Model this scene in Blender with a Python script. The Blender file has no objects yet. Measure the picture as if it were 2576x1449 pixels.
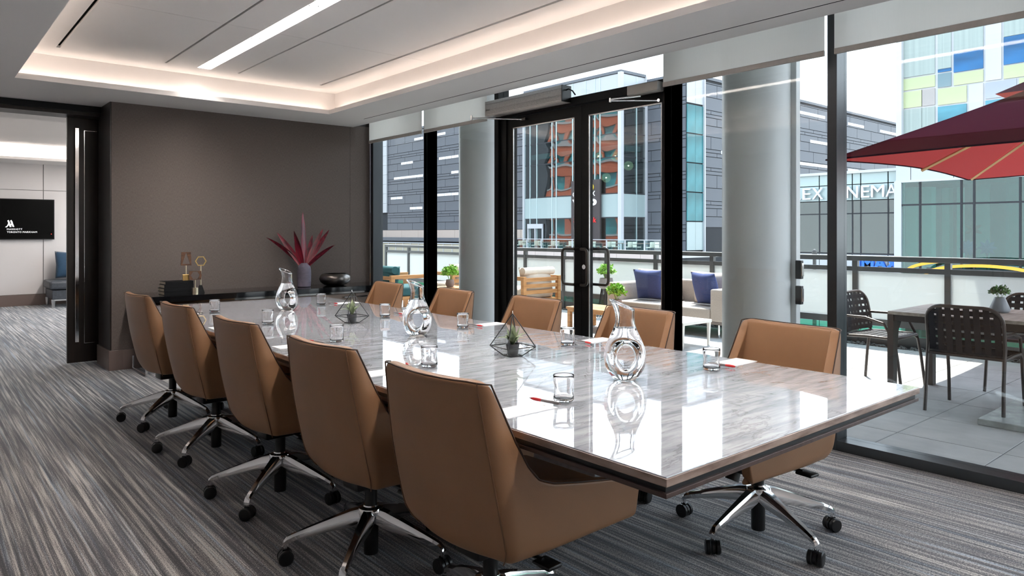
import bpy, bmesh, math, random
import numpy as np
from mathutils import Vector, Matrix, Euler
random.seed(7)
SC = bpy.context.scene
COL = SC.collection
PI = math.pi
# ------------------------------------------------------------------ camera
H = 1.32
FX, FY = .6485, .7613              # forward direction of the lens on the floor plan
cam_d = bpy.data.cameras.new('camera'); cam = bpy.data.objects.new('camera', cam_d); COL.objects.link(cam)
cam.location = (0, 0, H); cam.rotation_euler = (PI/2, 0, -math.atan2(FX, FY))
cam_d.lens = 1794/2576*36; cam_d.sensor_width = 36; cam_d.shift_y = -138.5/2576
cam_d.clip_start = .02; cam_d.clip_end = 500
SC.camera = cam
# ------------------------------------------------------------------ world, sun, exposure
SKY_STRENGTH = 2.1
SUN_STRENGTH = 6.0
w = bpy.data.worlds.new('sky'); SC.world = w; w.use_nodes = True
nt = w.node_tree; bg = nt.nodes['Background']
tc = nt.nodes.new('ShaderNodeTexCoord'); sep = nt.nodes.new('ShaderNodeSeparateXYZ'); cr = nt.nodes.new('ShaderNodeValToRGB')
nt.links.new(tc.outputs['Generated'], sep.inputs[0]); nt.links.new(sep.outputs['Z'], cr.inputs[0]); nt.links.new(cr.outputs[0], bg.inputs[0])
cr.color_ramp.elements[0].color = (.90, .95, 1, 1); cr.color_ramp.elements[1].color = (.60, .77, 1, 1)
bg.inputs[1].default_value = SKY_STRENGTH
sd = bpy.data.lights.new('sun', 'SUN'); sun = bpy.data.objects.new('sun', sd); COL.objects.link(sun)
sd.energy = SUN_STRENGTH; sd.angle = .01; sd.color = (1, .95, .87)
EL = math.radians(64); sv = Vector((math.cos(EL)*.85, math.cos(EL)*.52, math.sin(EL)))
sun.rotation_euler = sv.to_track_quat('Z', 'Y').to_euler(); sun.location = (20, 15, 30)
vs = SC.view_settings
vs.view_transform = 'Standard'; vs.look = 'None'; vs.exposure = 1.1; vs.gamma = 1; vs.use_curve_mapping = False
SC.cycles.use_denoising = True
SC.cycles.max_bounces = 11; SC.cycles.transparent_max_bounces = 24; SC.cycles.transmission_bounces = 12
SC.cycles.diffuse_bounces = 4; SC.cycles.glossy_bounces = 4
SC.cycles.caustics_reflective = False; SC.cycles.caustics_refractive = False
SC.cycles.sample_clamp_indirect = 12

# ------------------------------------------------------------------ photo pixel -> place
def ray(px):
    a = (px-1288)/1794
    return FX+a*FY, FY-a*FX
def on_z(px, py, z):
    d = (H-z)*1794/(py-586); r = ray(px); return r[0]*d, r[1]*d
def on_X(px, py, X):
    r = ray(px); d = X/r[0]; return r[1]*d, H+(586-py)/1794*d      # Y, z
def on_Y(px, py, Y):
    r = ray(px); d = Y/r[1]; return r[0]*d, H+(586-py)/1794*d      # X, z

# ------------------------------------------------------------------ materials
MATS = {}
def mat(name, col=(.5, .5, .5), rough=.5, metal=0, spec=.5, coat=0, emit=0, emit_col=None, trans=0, ior=1.45, noise=None, bump=None, sheen=0, coat_rough=.03):
    if name in MATS: return MATS[name]
    m = bpy.data.materials.new(name); m.use_nodes = True
    n = m.node_tree; b = n.nodes['Principled BSDF']
    b.inputs['Base Color'].default_value = (*col, 1); b.inputs['Roughness'].default_value = rough
    b.inputs['Metallic'].default_value = metal; b.inputs['Specular IOR Level'].default_value = spec
    b.inputs['Coat Weight'].default_value = coat; b.inputs['Coat Roughness'].default_value = coat_rough
    b.inputs['Transmission Weight'].default_value = trans; b.inputs['IOR'].default_value = ior
    b.inputs['Sheen Weight'].default_value = sheen
    if emit:
        b.inputs['Emission Color'].default_value = (*(emit_col or col), 1); b.inputs['Emission Strength'].default_value = emit
    if noise or bump:
        t = n.nodes.new('ShaderNodeTexCoord'); mp = n.nodes.new('ShaderNodeMapping'); n.links.new(t.outputs['Object'], mp.inputs[0])
    if noise:                                   # (scale xyz, amount)
        sc, amt = noise
        mp.inputs['Scale'].default_value = sc
        nz = n.nodes.new('ShaderNodeTexNoise'); nz.inputs['Scale'].default_value = 1; nz.inputs['Detail'].default_value = 6
        n.links.new(mp.outputs[0], nz.inputs['Vector'])
        r = n.nodes.new('ShaderNodeValToRGB'); n.links.new(nz.outputs['Fac'], r.inputs[0])
        r.color_ramp.elements[0].position = .3; r.color_ramp.elements[1].position = .7
        r.color_ramp.elements[0].color = (*[c*(1-amt) for c in col], 1); r.color_ramp.elements[1].color = (*[min(1, c*(1+amt)) for c in col], 1)
        n.links.new(r.outputs[0], b.inputs['Base Color'])
    if bump:                                    # (scale, strength)
        nz2 = n.nodes.new('ShaderNodeTexNoise'); nz2.inputs['Scale'].default_value = bump[0]; nz2.inputs['Detail'].default_value = 3
        n.links.new(t.outputs['Object'], nz2.inputs['Vector'])
        bp = n.nodes.new('ShaderNodeBump'); bp.inputs['Strength'].default_value = bump[1]; bp.inputs['Distance'].default_value = .01
        n.links.new(nz2.outputs['Fac'], bp.inputs['Height']); n.links.new(bp.outputs[0], b.inputs['Normal'])
    MATS[name] = m
    return m

def pane_mat(name, tint=(.96, .985, .98), refl=1.0, rough=0.0, ior=1.5, wave=0, base_refl=0):
    """thin sheet of glass: see-through tint plus a mirror share that grows at grazing angles"""
    if name in MATS: return MATS[name]
    m = bpy.data.materials.new(name); m.use_nodes = True; n = m.node_tree; n.nodes.clear()
    o = n.nodes.new('ShaderNodeOutputMaterial'); mx = n.nodes.new('ShaderNodeMixShader')
    tr = n.nodes.new('ShaderNodeBsdfTransparent'); gl = n.nodes.new('ShaderNodeBsdfGlossy'); fr = n.nodes.new('ShaderNodeFresnel')
    tr.inputs[0].default_value = (*tint, 1); gl.inputs['Roughness'].default_value = rough; fr.inputs['IOR'].default_value = ior
    ge = n.nodes.new('ShaderNodeNewGeometry'); mi = n.nodes.new('ShaderNodeMapRange')      # same share on the far side of the sheet
    mi.inputs[3].default_value = ior; mi.inputs[4].default_value = 1/ior; n.links.new(ge.outputs['Backfacing'], mi.inputs[0]); n.links.new(mi.outputs[0], fr.inputs['IOR'])
    ma = n.nodes.new('ShaderNodeMath'); ma.operation = 'MULTIPLY_ADD'; ma.inputs[1].default_value = refl; ma.inputs[2].default_value = base_refl; ma.use_clamp = True
    n.links.new(fr.outputs[0], ma.inputs[0]); n.links.new(ma.outputs[0], mx.inputs[0]); n.links.new(tr.outputs[0], mx.inputs[1]); n.links.new(gl.outputs[0], mx.inputs[2]); n.links.new(mx.outputs[0], o.inputs[0])
    if wave:
        t = n.nodes.new('ShaderNodeTexCoord'); nz = n.nodes.new('ShaderNodeTexNoise'); nz.inputs['Scale'].default_value = .55; nz.inputs['Detail'].default_value = 1
        n.links.new(t.outputs['Object'], nz.inputs['Vector']); bp = n.nodes.new('ShaderNodeBump'); bp.inputs['Strength'].default_value = wave; bp.inputs['Distance'].default_value = .1
        n.links.new(nz.outputs['Fac'], bp.inputs['Height']); n.links.new(bp.outputs[0], gl.inputs['Normal'])
    MATS[name] = m
    return m

def cloth_translucent(name, col, tl=.5, tcol=None, openness=0):
    if name in MATS: return MATS[name]
    m = bpy.data.materials.new(name); m.use_nodes = True; n = m.node_tree; n.nodes.clear()
    o = n.nodes.new('ShaderNodeOutputMaterial'); mx = n.nodes.new('ShaderNodeMixShader'); d = n.nodes.new('ShaderNodeBsdfDiffuse'); t = n.nodes.new('ShaderNodeBsdfTranslucent')
    tx = n.nodes.new('ShaderNodeTexCoord'); mp = n.nodes.new('ShaderNodeMapping'); nz = n.nodes.new('ShaderNodeTexNoise'); mp.inputs['Scale'].default_value = (220, 220, 8)
    n.links.new(tx.outputs['Object'], mp.inputs[0]); n.links.new(mp.outputs[0], nz.inputs['Vector']); nz.inputs['Scale'].default_value = 1
    r = n.nodes.new('ShaderNodeValToRGB'); n.links.new(nz.outputs['Fac'], r.inputs[0])
    r.color_ramp.elements[0].color = (*[c*.9 for c in col], 1); r.color_ramp.elements[1].color = (*col, 1)
    n.links.new(r.outputs[0], d.inputs[0]); t.inputs[0].default_value = (*(tcol or col), 1); mx.inputs[0].default_value = tl
    n.links.new(d.outputs[0], mx.inputs[1]); n.links.new(t.outputs[0], mx.inputs[2]); out = mx.outputs[0]
    if openness:                                  # open weave lets a share of the light straight through
        tp = n.nodes.new('ShaderNodeBsdfTransparent'); m2 = n.nodes.new('ShaderNodeMixShader'); m2.inputs[0].default_value = openness
        n.links.new(out, m2.inputs[1]); n.links.new(tp.outputs[0], m2.inputs[2]); out = m2.outputs[0]
    n.links.new(out, o.inputs[0])
    MATS[name] = m
    return m

def ramp_mat(name, scale, stops, rough=.5, detail=6, dist=0, spec=.5, coat=0, ior=1.45, bump=0, second=None, wave=False, rot=(0, 0, 0)):
    """noise in object space through a colour ramp"""
    if name in MATS: return MATS[name]
    m = bpy.data.materials.new(name); m.use_nodes = True; n = m.node_tree; b = n.nodes['Principled BSDF']
    t = n.nodes.new('ShaderNodeTexCoord'); mp = n.nodes.new('ShaderNodeMapping'); mp.inputs['Scale'].default_value = scale; mp.inputs['Rotation'].default_value = rot
    n.links.new(t.outputs['Object'], mp.inputs[0])
    nz = n.nodes.new('ShaderNodeTexNoise'); nz.inputs['Scale'].default_value = 1; nz.inputs['Detail'].default_value = detail; nz.inputs['Distortion'].default_value = dist
    n.links.new(mp.outputs[0], nz.inputs['Vector'])
    r = n.nodes.new('ShaderNodeValToRGB'); n.links.new(nz.outputs['Fac'], r.inputs[0])
    e = r.color_ramp.elements
    while len(e) < len(stops): e.new(.5)
    for k, (p, c) in enumerate(stops): e[k].position = p; e[k].color = (*c, 1)
    out = r.outputs[0]
    if second:                                   # (scale, detail, lo, hi) multiplies the colour
        sc2, det2, lo, hi = second
        mp2 = n.nodes.new('ShaderNodeMapping'); mp2.inputs['Scale'].default_value = sc2; n.links.new(t.outputs['Object'], mp2.inputs[0])
        nz2 = n.nodes.new('ShaderNodeTexNoise'); nz2.inputs['Scale'].default_value = 1; nz2.inputs['Detail'].default_value = det2; n.links.new(mp2.outputs[0], nz2.inputs['Vector'])
        mr = n.nodes.new('ShaderNodeMapRange'); mr.inputs[1].default_value = .3; mr.inputs[2].default_value = .7; mr.inputs[3].default_value = lo; mr.inputs[4].default_value = hi
        n.links.new(nz2.outputs['Fac'], mr.inputs[0])
        mu = n.nodes.new('ShaderNodeMix'); mu.data_type = 'RGBA'; mu.blend_type = 'MULTIPLY'; mu.inputs[0].default_value = 1
        n.links.new(out, mu.inputs[6]); n.links.new(mr.outputs[0], mu.inputs[7]); out = mu.outputs[2]
    n.links.new(out, b.inputs['Base Color'])
    b.inputs['Roughness'].default_value = rough; b.inputs['Specular IOR Level'].default_value = spec; b.inputs['Coat Weight'].default_value = coat; b.inputs['IOR'].default_value = ior
    if bump:
        bp = n.nodes.new('ShaderNodeBump'); bp.inputs['Strength'].default_value = bump; bp.inputs['Distance'].default_value = .004
        n.links.new(nz.outputs['Fac'], bp.inputs['Height']); n.links.new(bp.outputs[0], b.inputs['Normal'])
    MATS[name] = m
    return m

# ------------------------------------------------------------------ mesh helpers
def box(bm, x0, x1, y0, y1, z0, z1, bevel=0, seg=2):
    r = bmesh.ops.create_cube(bm, size=1)
    for v in r['verts']:
        v.co = Vector((x0+(v.co.x+.5)*(x1-x0), y0+(v.co.y+.5)*(y1-y0), z0+(v.co.z+.5)*(z1-z0)))
    if bevel:
        es = {e for v in r['verts'] for e in v.link_edges}
        bmesh.ops.bevel(bm, geom=list(es), offset=bevel, segments=seg, profile=.5, affect='EDGES')
    return bm
def nb(): return bmesh.new()
def frame_of(d):
    d = d.normalized(); u = d.cross(Vector((0, 0, 1)))
    if u.length < 1e-4: u = d.cross(Vector((1, 0, 0)))
    u.normalize(); return u, d.cross(u).normalized()
def tube(bm, pts, r, n=8, closed=False, cap=True):
    pts = [Vector(p) for p in pts]; N = len(pts); rings = []
    rs = r if isinstance(r, (list, tuple)) else [r]*N
    pu = None
    for i, p in enumerate(pts):
        a = pts[(i-1) % N] if (closed or i > 0) else p; b = pts[(i+1) % N] if (closed or i < N-1) else p
        d = (b-a).normalized()
        if pu is None: u, v = frame_of(d)
        else:
            u = pu-d*pu.dot(d)
            if u.length < 1e-5: u, v = frame_of(d)
            u.normalize(); v = d.cross(u)
        pu = u
        rings.append([bm.verts.new(p+(u*math.cos(t)+v*math.sin(t))*rs[i]) for t in [2*PI*k/n for k in range(n)]])
    m = N if closed else N-1
    for i in range(m):
        A, B = rings[i], rings[(i+1) % N]
        for k in range(n): bm.faces.new((A[k], A[(k+1) % n], B[(k+1) % n], B[k]))
    if cap and not closed:
        bm.faces.new(rings[0][::-1]); bm.faces.new(rings[-1])
    return bm
def cyl(bm, p0, p1, r0, r1=None, n=16): return tube(bm, [p0, p1], [r0, r0 if r1 is None else r1], n)
def lathe(bm, prof, n=24, c=(0, 0, 0), fn=None, close=True):
    rings = []
    for r, z in prof:
        if r < 1e-6: rings.append([bm.verts.new((c[0], c[1], c[2]+z))]); continue
        ring = []
        for k in range(n):
            t = 2*PI*k/n; q = r*(fn(t, z) if fn else 1)
            ring.append(bm.verts.new((c[0]+q*math.cos(t), c[1]+q*math.sin(t), c[2]+z)))
        rings.append(ring)
    for A, B in zip(rings, rings[1:]):
        if len(A) == 1 and len(B) == 1: continue
        for k in range(n):
            j = (k+1) % n
            if len(A) == 1: bm.faces.new((A[0], B[j], B[k]))
            elif len(B) == 1: bm.faces.new((A[k], A[j], B[0]))
            else: bm.faces.new((A[k], A[j], B[j], B[k]))
    return bm
def prism(bm, poly, h0, h1, axis='z'):
    """poly in 2-D, extruded along an axis ('z': xy, 'y': xz, 'x': yz)"""
    def P(p, h): return {'z': (p[0], p[1], h), 'y': (p[0], h, p[1]), 'x': (h, p[0], p[1])}[axis]
    A = [bm.verts.new(P(p, h0)) for p in poly]; B = [bm.verts.new(P(p, h1)) for p in poly]
    n = len(poly)
    for k in range(n): bm.faces.new((A[k], A[(k+1) % n], B[(k+1) % n], B[k]))
    bm.faces.new(A[::-1]); bm.faces.new(B)
    bmesh.ops.recalc_face_normals(bm, faces=bm.faces[:])
    return bm
def ringprism(bm, outer, inner, h0, h1, axis='y'):
    def P(p, h): return {'z': (p[0], p[1], h), 'y': (p[0], h, p[1]), 'x': (h, p[0], p[1])}[axis]
    n = len(outer); V = [[bm.verts.new(P(p, h)) for p in q] for q, h in ((outer, h0), (inner, h0), (outer, h1), (inner, h1))]
    for k in range(n):
        j = (k+1) % n
        for a, b in ((0, 1), (1, 3), (3, 2), (2, 0)): bm.faces.new((V[a][k], V[a][j], V[b][j], V[b][k]))
    bmesh.ops.recalc_face_normals(bm, faces=bm.faces[:])
    return bm
def sphere(bm, c, r, u=16, v=10, s=(1, 1, 1)):
    bmesh.ops.create_uvsphere(bm, u_segments=u, v_segments=v, radius=r, matrix=Matrix.Translation(c) @ Matrix.Diagonal((*s, 1)))
    return bm
def mesh(name, bm, m, smooth=False, fix=False):
    if fix: bmesh.ops.recalc_face_normals(bm, faces=bm.faces[:])
    me = bpy.data.meshes.new(name); bm.to_mesh(me); bm.free()
    if m: me.materials.append(m)
    if smooth:
        me.polygons.foreach_set('use_smooth', [True]*len(me.polygons))
        if smooth != 'all':
            try: me.set_sharp_from_angle(angle=math.radians(40))
            except Exception: pass
    return me
def link(name, me, parent=None, loc=(0, 0, 0), rot=(0, 0, 0), scale=(1, 1, 1)):
    o = bpy.data.objects.new(name, me); COL.objects.link(o)
    o.parent = parent; o.location = loc; o.rotation_euler = rot; o.scale = scale
    return o
def obj(name, bm, m, parent=None, smooth=False, fix=False, **k): return link(name, mesh(name, bm, m, smooth, fix), parent, **k)
def bx(name, m, parent, *b, bevel=0, **k): return obj(name, box(nb(), *b, bevel=bevel), m, parent, **k)
def tag(o, label=None, cat=None, group=None, kind=None):
    if label: o['label'] = label
    if cat: o['category'] = cat
    if group: o['group'] = group
    if kind: o['kind'] = kind
    return o
def thing(name, label, cat, loc=(0, 0, 0), rz=0, group=None):
    o = bpy.data.objects.new(name, None); COL.objects.link(o); o.location = loc; o.rotation_euler = (0, 0, rz); o.empty_display_size = .1
    return tag(o, label, cat, group)
def kids(o): return [c for c in bpy.data.objects if c.parent == o]
def tree(o, parent=None):
    """copy of a thing with copies of its parts and sub-parts"""
    ch = list(o.children)
    c = o.copy(); COL.objects.link(c); c.parent = parent
    for q in ch: tree(q, c)
    return c
def struct(name, bm, m, **k): return tag(obj(name, bm, m, **k), kind='structure')
def sbox(name, m, *b, bevel=0): return struct(name, box(nb(), *b, bevel=bevel), m)
def text_mesh(body, size, m, depth=.01, bold=0, spacing=1.0):
    c = bpy.data.curves.new('lettering', 'FONT'); c.body = body; c.size = size; c.extrude = depth; c.offset = bold; c.space_character = spacing; c.resolution_u = 3
    o = bpy.data.objects.new('lettering', c); COL.objects.link(o)
    bpy.context.view_layer.update()
    me = bpy.data.meshes.new_from_object(o.evaluated_get(bpy.context.evaluated_depsgraph_get()))
    bpy.data.objects.remove(o); bpy.data.curves.remove(c)
    me.materials.clear(); me.materials.append(m)
    return me
ROT_NX = Matrix(((0, 0, -1), (-1, 0, 0), (0, 1, 0))).to_euler()       # text on a face that looks to -X
ROT_NY = Euler((PI/2, 0, 0))                                          # text on a face that looks to -Y
def set_rot(o, e): o.rotation_euler = e; return o
def ribbon(bm, pts, width, wdir, th=.002):
    """flat strap along pts; wdir = direction of its width"""
    pts = [Vector(p) for p in pts]; wd = Vector(wdir).normalized()*width/2; top = []; bot = []
    for i, p in enumerate(pts):
        a = pts[max(i-1, 0)]; b = pts[min(i+1, len(pts)-1)]
        nrm = (b-a).cross(wd).normalized()*th/2
        top.append((bm.verts.new(p-wd+nrm), bm.verts.new(p+wd+nrm))); bot.append((bm.verts.new(p-wd-nrm), bm.verts.new(p+wd-nrm)))
    for i in range(len(pts)-1):
        a, b, c, d = top[i], top[i+1], bot[i], bot[i+1]
        bm.faces.new((a[0], a[1], b[1], b[0])); bm.faces.new((c[0], d[0], d[1], c[1]))
        bm.faces.new((a[0], b[0], d[0], c[0])); bm.faces.new((a[1], c[1], d[1], b[1]))
    for t, b in ((top[0], bot[0]), (top[-1], bot[-1])): bm.faces.new((t[0], b[0], b[1], t[1]))
    bmesh.ops.recalc_face_normals(bm, faces=bm.faces[:])
    return bm
def pillow(bm, w, h, t, n=14):
    """stuffed cushion lying in xz with thickness along y, corners pulled out"""
    def P(i, j, s):
        u = 2*i/n-1; v = 2*j/n-1
        k = (max(0, 1-abs(u)**2.6)*max(0, 1-abs(v)**2.6))**.55
        pin = 1-.07*(1-abs(u*v))*(max(abs(u), abs(v))**4)
        return (u*w/2*pin, s*(t/2*k), v*h/2*pin)
    G = {}
    for s in (-1, 1):
        for i in range(n+1):
            for j in range(n+1):
                edge = i in (0, n) or j in (0, n)
                if edge and s == 1: G[i, j, 1] = G[i, j, -1]
                else: G[i, j, s] = bm.verts.new(P(i, j, s))
    for s in (-1, 1):
        for i in range(n):
            for j in range(n):
                f = (G[i, j, s], G[i+1, j, s], G[i+1, j+1, s], G[i, j+1, s])
                try: bm.faces.new(f if s == -1 else f[::-1])
                except ValueError: pass
    return bm
def leaf(bm, L, W, bend, segs=6, fold=.25, th=.0):
    """leaf along +z that bends towards +x"""
    rows = []
    for i in range(segs+1):
        t = i/segs; a = bend*t
        x = L*(1-math.cos(a))/bend if abs(bend) > 1e-3 else 0; z = L*math.sin(a)/bend if abs(bend) > 1e-3 else L*t
        wv = W/2*(math.sin(PI*min(1, t*.93+.07))**.8)*(1 if i < segs else .02)
        nx, nz = math.cos(a), -math.sin(a)
        rows.append([bm.verts.new((x+nx*fold*wv, y, z+nz*fold*wv)) if y else bm.verts.new((x, 0, z)) for y in (-wv, 0, wv)])
    for A, B in zip(rows, rows[1:]):
        for k in range(2): bm.faces.new((A[k], A[k+1], B[k+1], B[k]))
    return bm
def foliage(bm, r, h, n, size, seed, squash=1):
    """round tuft of small leaves, base at z=0"""
    rnd = random.Random(seed)
    for _ in range(n):
        th = rnd.uniform(0, 2*PI); ph = math.acos(rnd.uniform(-.3, 1)); q = r*rnd.uniform(.35, 1)
        c = Vector((q*math.sin(ph)*math.cos(th), q*math.sin(ph)*math.sin(th), h/2+q*math.cos(ph)*h/(2*r)*squash))
        d = Vector((rnd.uniform(-1, 1), rnd.uniform(-1, 1), rnd.uniform(-.2, 1))).normalized(); u, v = frame_of(d)
        s = size*rnd.uniform(.6, 1.2); ang = rnd.uniform(0, 2*PI); wv = (u*math.cos(ang)+v*math.sin(ang))*s*.32
        p = [c, c+d*s*.5+wv, c+d*s, c+d*s*.5-wv]
        bm.faces.new([bm.verts.new(x) for x in p])
    for k in range(7):
        t = rnd.uniform(0, 2*PI); q = r*.5
        tube(bm, [(0, 0, -.02), (q*math.cos(t), q*math.sin(t), h*.6)], size*.06, 4)
    return bm
# ------------------------------------------------------------------ palette
M_white = mat('ceiling_paint', (.80, .77, .75), .7, noise=((.5, .5, .5), .03))
M_soff = mat('soffit_paint', (.80, .78, .77), .7, noise=((.5, .5, .5), .03))
M_fabric = ramp_mat('wall_fabric', (420, 420, 40), [(.25, (.118, .096, .086)), (.75, (.175, .145, .132))], .85, detail=2, second=((40, 40, 420), 2, .88, 1.1), spec=.2)
M_dark = ramp_mat('dark_stained_wood', (30, 30, 2), [(.3, (.008, .005, .004)), (.7, (.022, .013, .010))], .35)
M_black = mat('black_frame', (.004, .004, .0045), .5, spec=.3, noise=((3, 3, 3), .15))
M_slot = mat('slot_black', (.006, .006, .006), .9, noise=((9, 9, 9), .2))
M_mull = mat('mullion_aluminium', (.060, .066, .072), .30, metal=.55, noise=((2, 2, 2), .08))
M_base = mat('bronze_baseboard', (.22, .165, .145), .32, metal=.35, noise=((2, 2, 2), .06))
M_chrome = mat('chrome', (.80, .80, .80), .09, metal=1, noise=((4, 4, 4), .04))
M_steel = mat('brushed_steel', (.50, .49, .48), .30, metal=1, noise=((4, 60, 60), .1))
M_glass = pane_mat('window_glass')
M_blackpl = mat('black_plastic', (.010, .010, .011), .35, noise=((6, 6, 6), .2))
M_led = mat('cove_led', (1, .9, .8), .5, emit=9, emit_col=(1, .84, .73), noise=((2, 2, 2), .01))
M_diff = mat('trough_diffuser', (1, .96, .92), .5, emit=29, emit_col=(1, .965, .93), noise=((2, 2, 2), .01))
def carpet_mat():
    m = bpy.data.materials.new('striped_carpet'); m.use_nodes = True; n = m.node_tree; b = n.nodes['Principled BSDF']
    t = n.nodes.new('ShaderNodeTexCoord')
    def noise(scale, detail, rough=.6):
        mp = n.nodes.new('ShaderNodeMapping'); mp.inputs['Scale'].default_value = scale; n.links.new(t.outputs['Object'], mp.inputs[0])
        z = n.nodes.new('ShaderNodeTexNoise'); z.inputs['Scale'].default_value = 1; z.inputs['Detail'].default_value = detail; z.inputs['Roughness'].default_value = rough
        n.links.new(mp.outputs[0], z.inputs['Vector']); return z.outputs['Fac']
    def math_(op, a, bb):
        k = n.nodes.new('ShaderNodeMath'); k.operation = op
        for i, q in enumerate((a, bb)):
            if isinstance(q, (int, float)): k.inputs[i].default_value = q
            else: n.links.new(q, k.inputs[i])
        return k.outputs[0]
    s = noise((52, .8, 1), 3, .7)                      # stripes that run with the table
    fz = noise((250, 140, 1), 2, .8)                      # yarn tufts break the stripes up
    v = math_('ADD', math_('MULTIPLY', s, .64), math_('MULTIPLY', fz, .52))
    r = n.nodes.new('ShaderNodeValToRGB'); n.links.new(v, r.inputs[0]); e = r.color_ramp.elements
    st = [(.47, (.022, .018, .020)), (.545, (.080, .066, .068)), (.585, (.17, .145, .145)), (.615, (.40, .37, .345)), (.69, (.72, .68, .63))]
    while len(e) < len(st): e.new(.5)
    for k, (p, c) in enumerate(st): e[k].position = p; e[k].color = (*c, 1)
    blue = noise((40, .35, 1), 3)
    rb = n.nodes.new('ShaderNodeValToRGB'); n.links.new(blue, rb.inputs[0]); rb.color_ramp.elements[0].position = .52; rb.color_ramp.elements[1].position = .66
    rb.color_ramp.elements[0].color = (1, 1, 1, 1); rb.color_ramp.elements[1].color = (.62, .78, 1, 1)
    mu = n.nodes.new('ShaderNodeMix'); mu.data_type = 'RGBA'; mu.blend_type = 'MULTIPLY'; mu.inputs[0].default_value = 1
    n.links.new(r.outputs[0], mu.inputs[6]); n.links.new(rb.outputs[0], mu.inputs[7]); n.links.new(mu.outputs[2], b.inputs['Base Color'])
    b.inputs['Roughness'].default_value = .95; b.inputs['Specular IOR Level'].default_value = .15; b.inputs['Sheen Weight'].default_value = .5; b.inputs['Sheen Tint'].default_value = (.9, .95, 1, 1)
    bp = n.nodes.new('ShaderNodeBump'); bp.inputs['Strength'].default_value = .6; bp.inputs['Distance'].default_value = .004
    n.links.new(fz, bp.inputs['Height']); n.links.new(bp.outputs[0], b.inputs['Normal'])
    return m
M_carpet = carpet_mat()

# ------------------------------------------------------------------ room shell
CZ = 2.58                                   # soffit height
TZ = 2.83                                   # tray height
WY = 7.70                                   # dark fabric wall
GX = 4.30                                   # inside face of the glazing
sbox('floor', M_carpet, -1.5, GX+.02, -2, 15.6, -.06, 0)
wb = sbox('wall_back', M_dark, 1.515, GX, WY+.012, 8.25, 0, 3.0)
for x0, x1 in ((1.512, 4.03), (4.0325, GX)):
    tag(bx('fabric_panel', M_fabric, wb, x0, x1, WY, WY+.013, .19, 2.60), kind='structure')
tag(bx('jamb_panel', M_dark, wb, 1.50, 1.516, WY+.004, 8.24, .0, 2.58), kind='structure')
bb = sbox('baseboard_back', M_base, 1.485, 1.60, WY-.022, WY, 0, .192, bevel=.002)
bx('baseboard_run', M_base, bb, 1.60, GX, WY-.022, WY, 0, .192, bevel=.002)
bx('baseboard_return', M_base, bb, 1.485, 1.50, WY, 8.235, 0, .192, bevel=.002)
sbox('wall_left', mat('pale_wall_paint', (.72, .68, .67), .6, noise=((1, 1, 1), .02)), -1.6, -1.5, -2, 15.6, 0, 3.0)
sbox('wall_rear', MATS['pale_wall_paint'], -1.6, GX+.1, -2.1, -2, 0, 3.0)
sbox('wall_divider', mat('pale_wall_paint', (.72, .68, .67), .6, noise=((1, 1, 1), .02)), 1.56, GX, 8.42, 8.55, 0, 3.0)
M_pale = MATS['pale_wall_paint']
wf = sbox('wall_far', mat('panel_joint', (.30, .28, .27), .7, noise=((2, 2, 2), .05)), -1.6, GX, 15.60, 15.7, 0, 3.0)
for x0, x1 in ((-1.5, -.32), (-.30, 1.938), (1.95, 4.28)):
    for z0, z1 in ((.205, 2.095), (2.105, 2.60)):
        tag(bx('wall_panel', M_pale, wf, x0, x1, 15.585, 15.60, z0, z1, bevel=.002), kind='structure')
sbox('baseboard_far', M_base, -1.5, GX, 15.57, 15.60, 0, .20, bevel=.002)
sbox('trim_1', M_dark, -1.5, 1.514, 8.13, 8.42, 2.485, CZ+.02)                      # header over the wide opening
sbox('trim_2', M_black, -1.5, 1.514, 8.10, 8.132, 2.52, CZ)                         # track cover
# soffit with the slot diffuser, around the tray
TX0, TX1, TY0, TY1 = .68, 3.43, -1.2, 7.02
bm = nb()
for b in ((-1.6, TX0, -2.1, 8.13), (TX0, TX1, TY1, 8.13), (TX0, TX1, -2.1, TY0), (TX1, 3.862, -2.1, 7.70), (3.877, 4.07, -2.1, 7.70)):
    box(bm, b[0], b[1], b[2], b[3], CZ, CZ+.02)
box(bm, 3.862, 3.877, 7.07, 7.70, CZ, CZ+.02)
ceil = struct('ceiling', bm, M_soff)
def cpart(name, m, *b, bevel=0): return tag(bx(name, m, ceil, *b, bevel=bevel), kind='structure')
cpart('slot_back', M_slot, 3.8622, 3.8768, -2, 7.0698, CZ+.0008, CZ+.03)
for b in ((TX0-.02, TX0-.001, TY0-.02, TY1+.02), (TX1+.001, TX1+.02, TY0-.02, TY1+.02), (TX0, TX1, TY1+.001, TY1+.02), (TX0, TX1, TY0-.02, TY0-.001)):
    cpart('cove_lip', M_soff, *b, CZ+.012, CZ+.045)
for b in ((TX0-.15, TX0-.13, TY0-.15, TY1+.15), (TX1+.13, TX1+.15, TY0-.15, TY1+.15), (TX0-.13, TX1+.13, TY1+.13, TY1+.15), (TX0-.13, TX1+.13, TY0-.15, TY0-.13)):
    cpart('cove_wall', M_white, *b, CZ+.02, TZ+.01)
xs = [(TX0-.14, .938), (.966, 1.758), (1.776, 2.035), (2.155, 2.398), (2.416, 3.226), (3.254, TX1+.14)]
ys = [(TY0-.14, .0), (.003, 2.62), (2.623, 5.26), (5.263, 6.82)]
for x0, x1 in xs:
    for y0, y1 in ys: cpart('ceiling_panel', M_white, x0, x1, y0, y1, TZ, TZ+.02)
cpart('ceiling_panel', M_white, TX0-.14, TX1+.14, 6.82, TY1+.14, TZ, TZ+.02)
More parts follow.
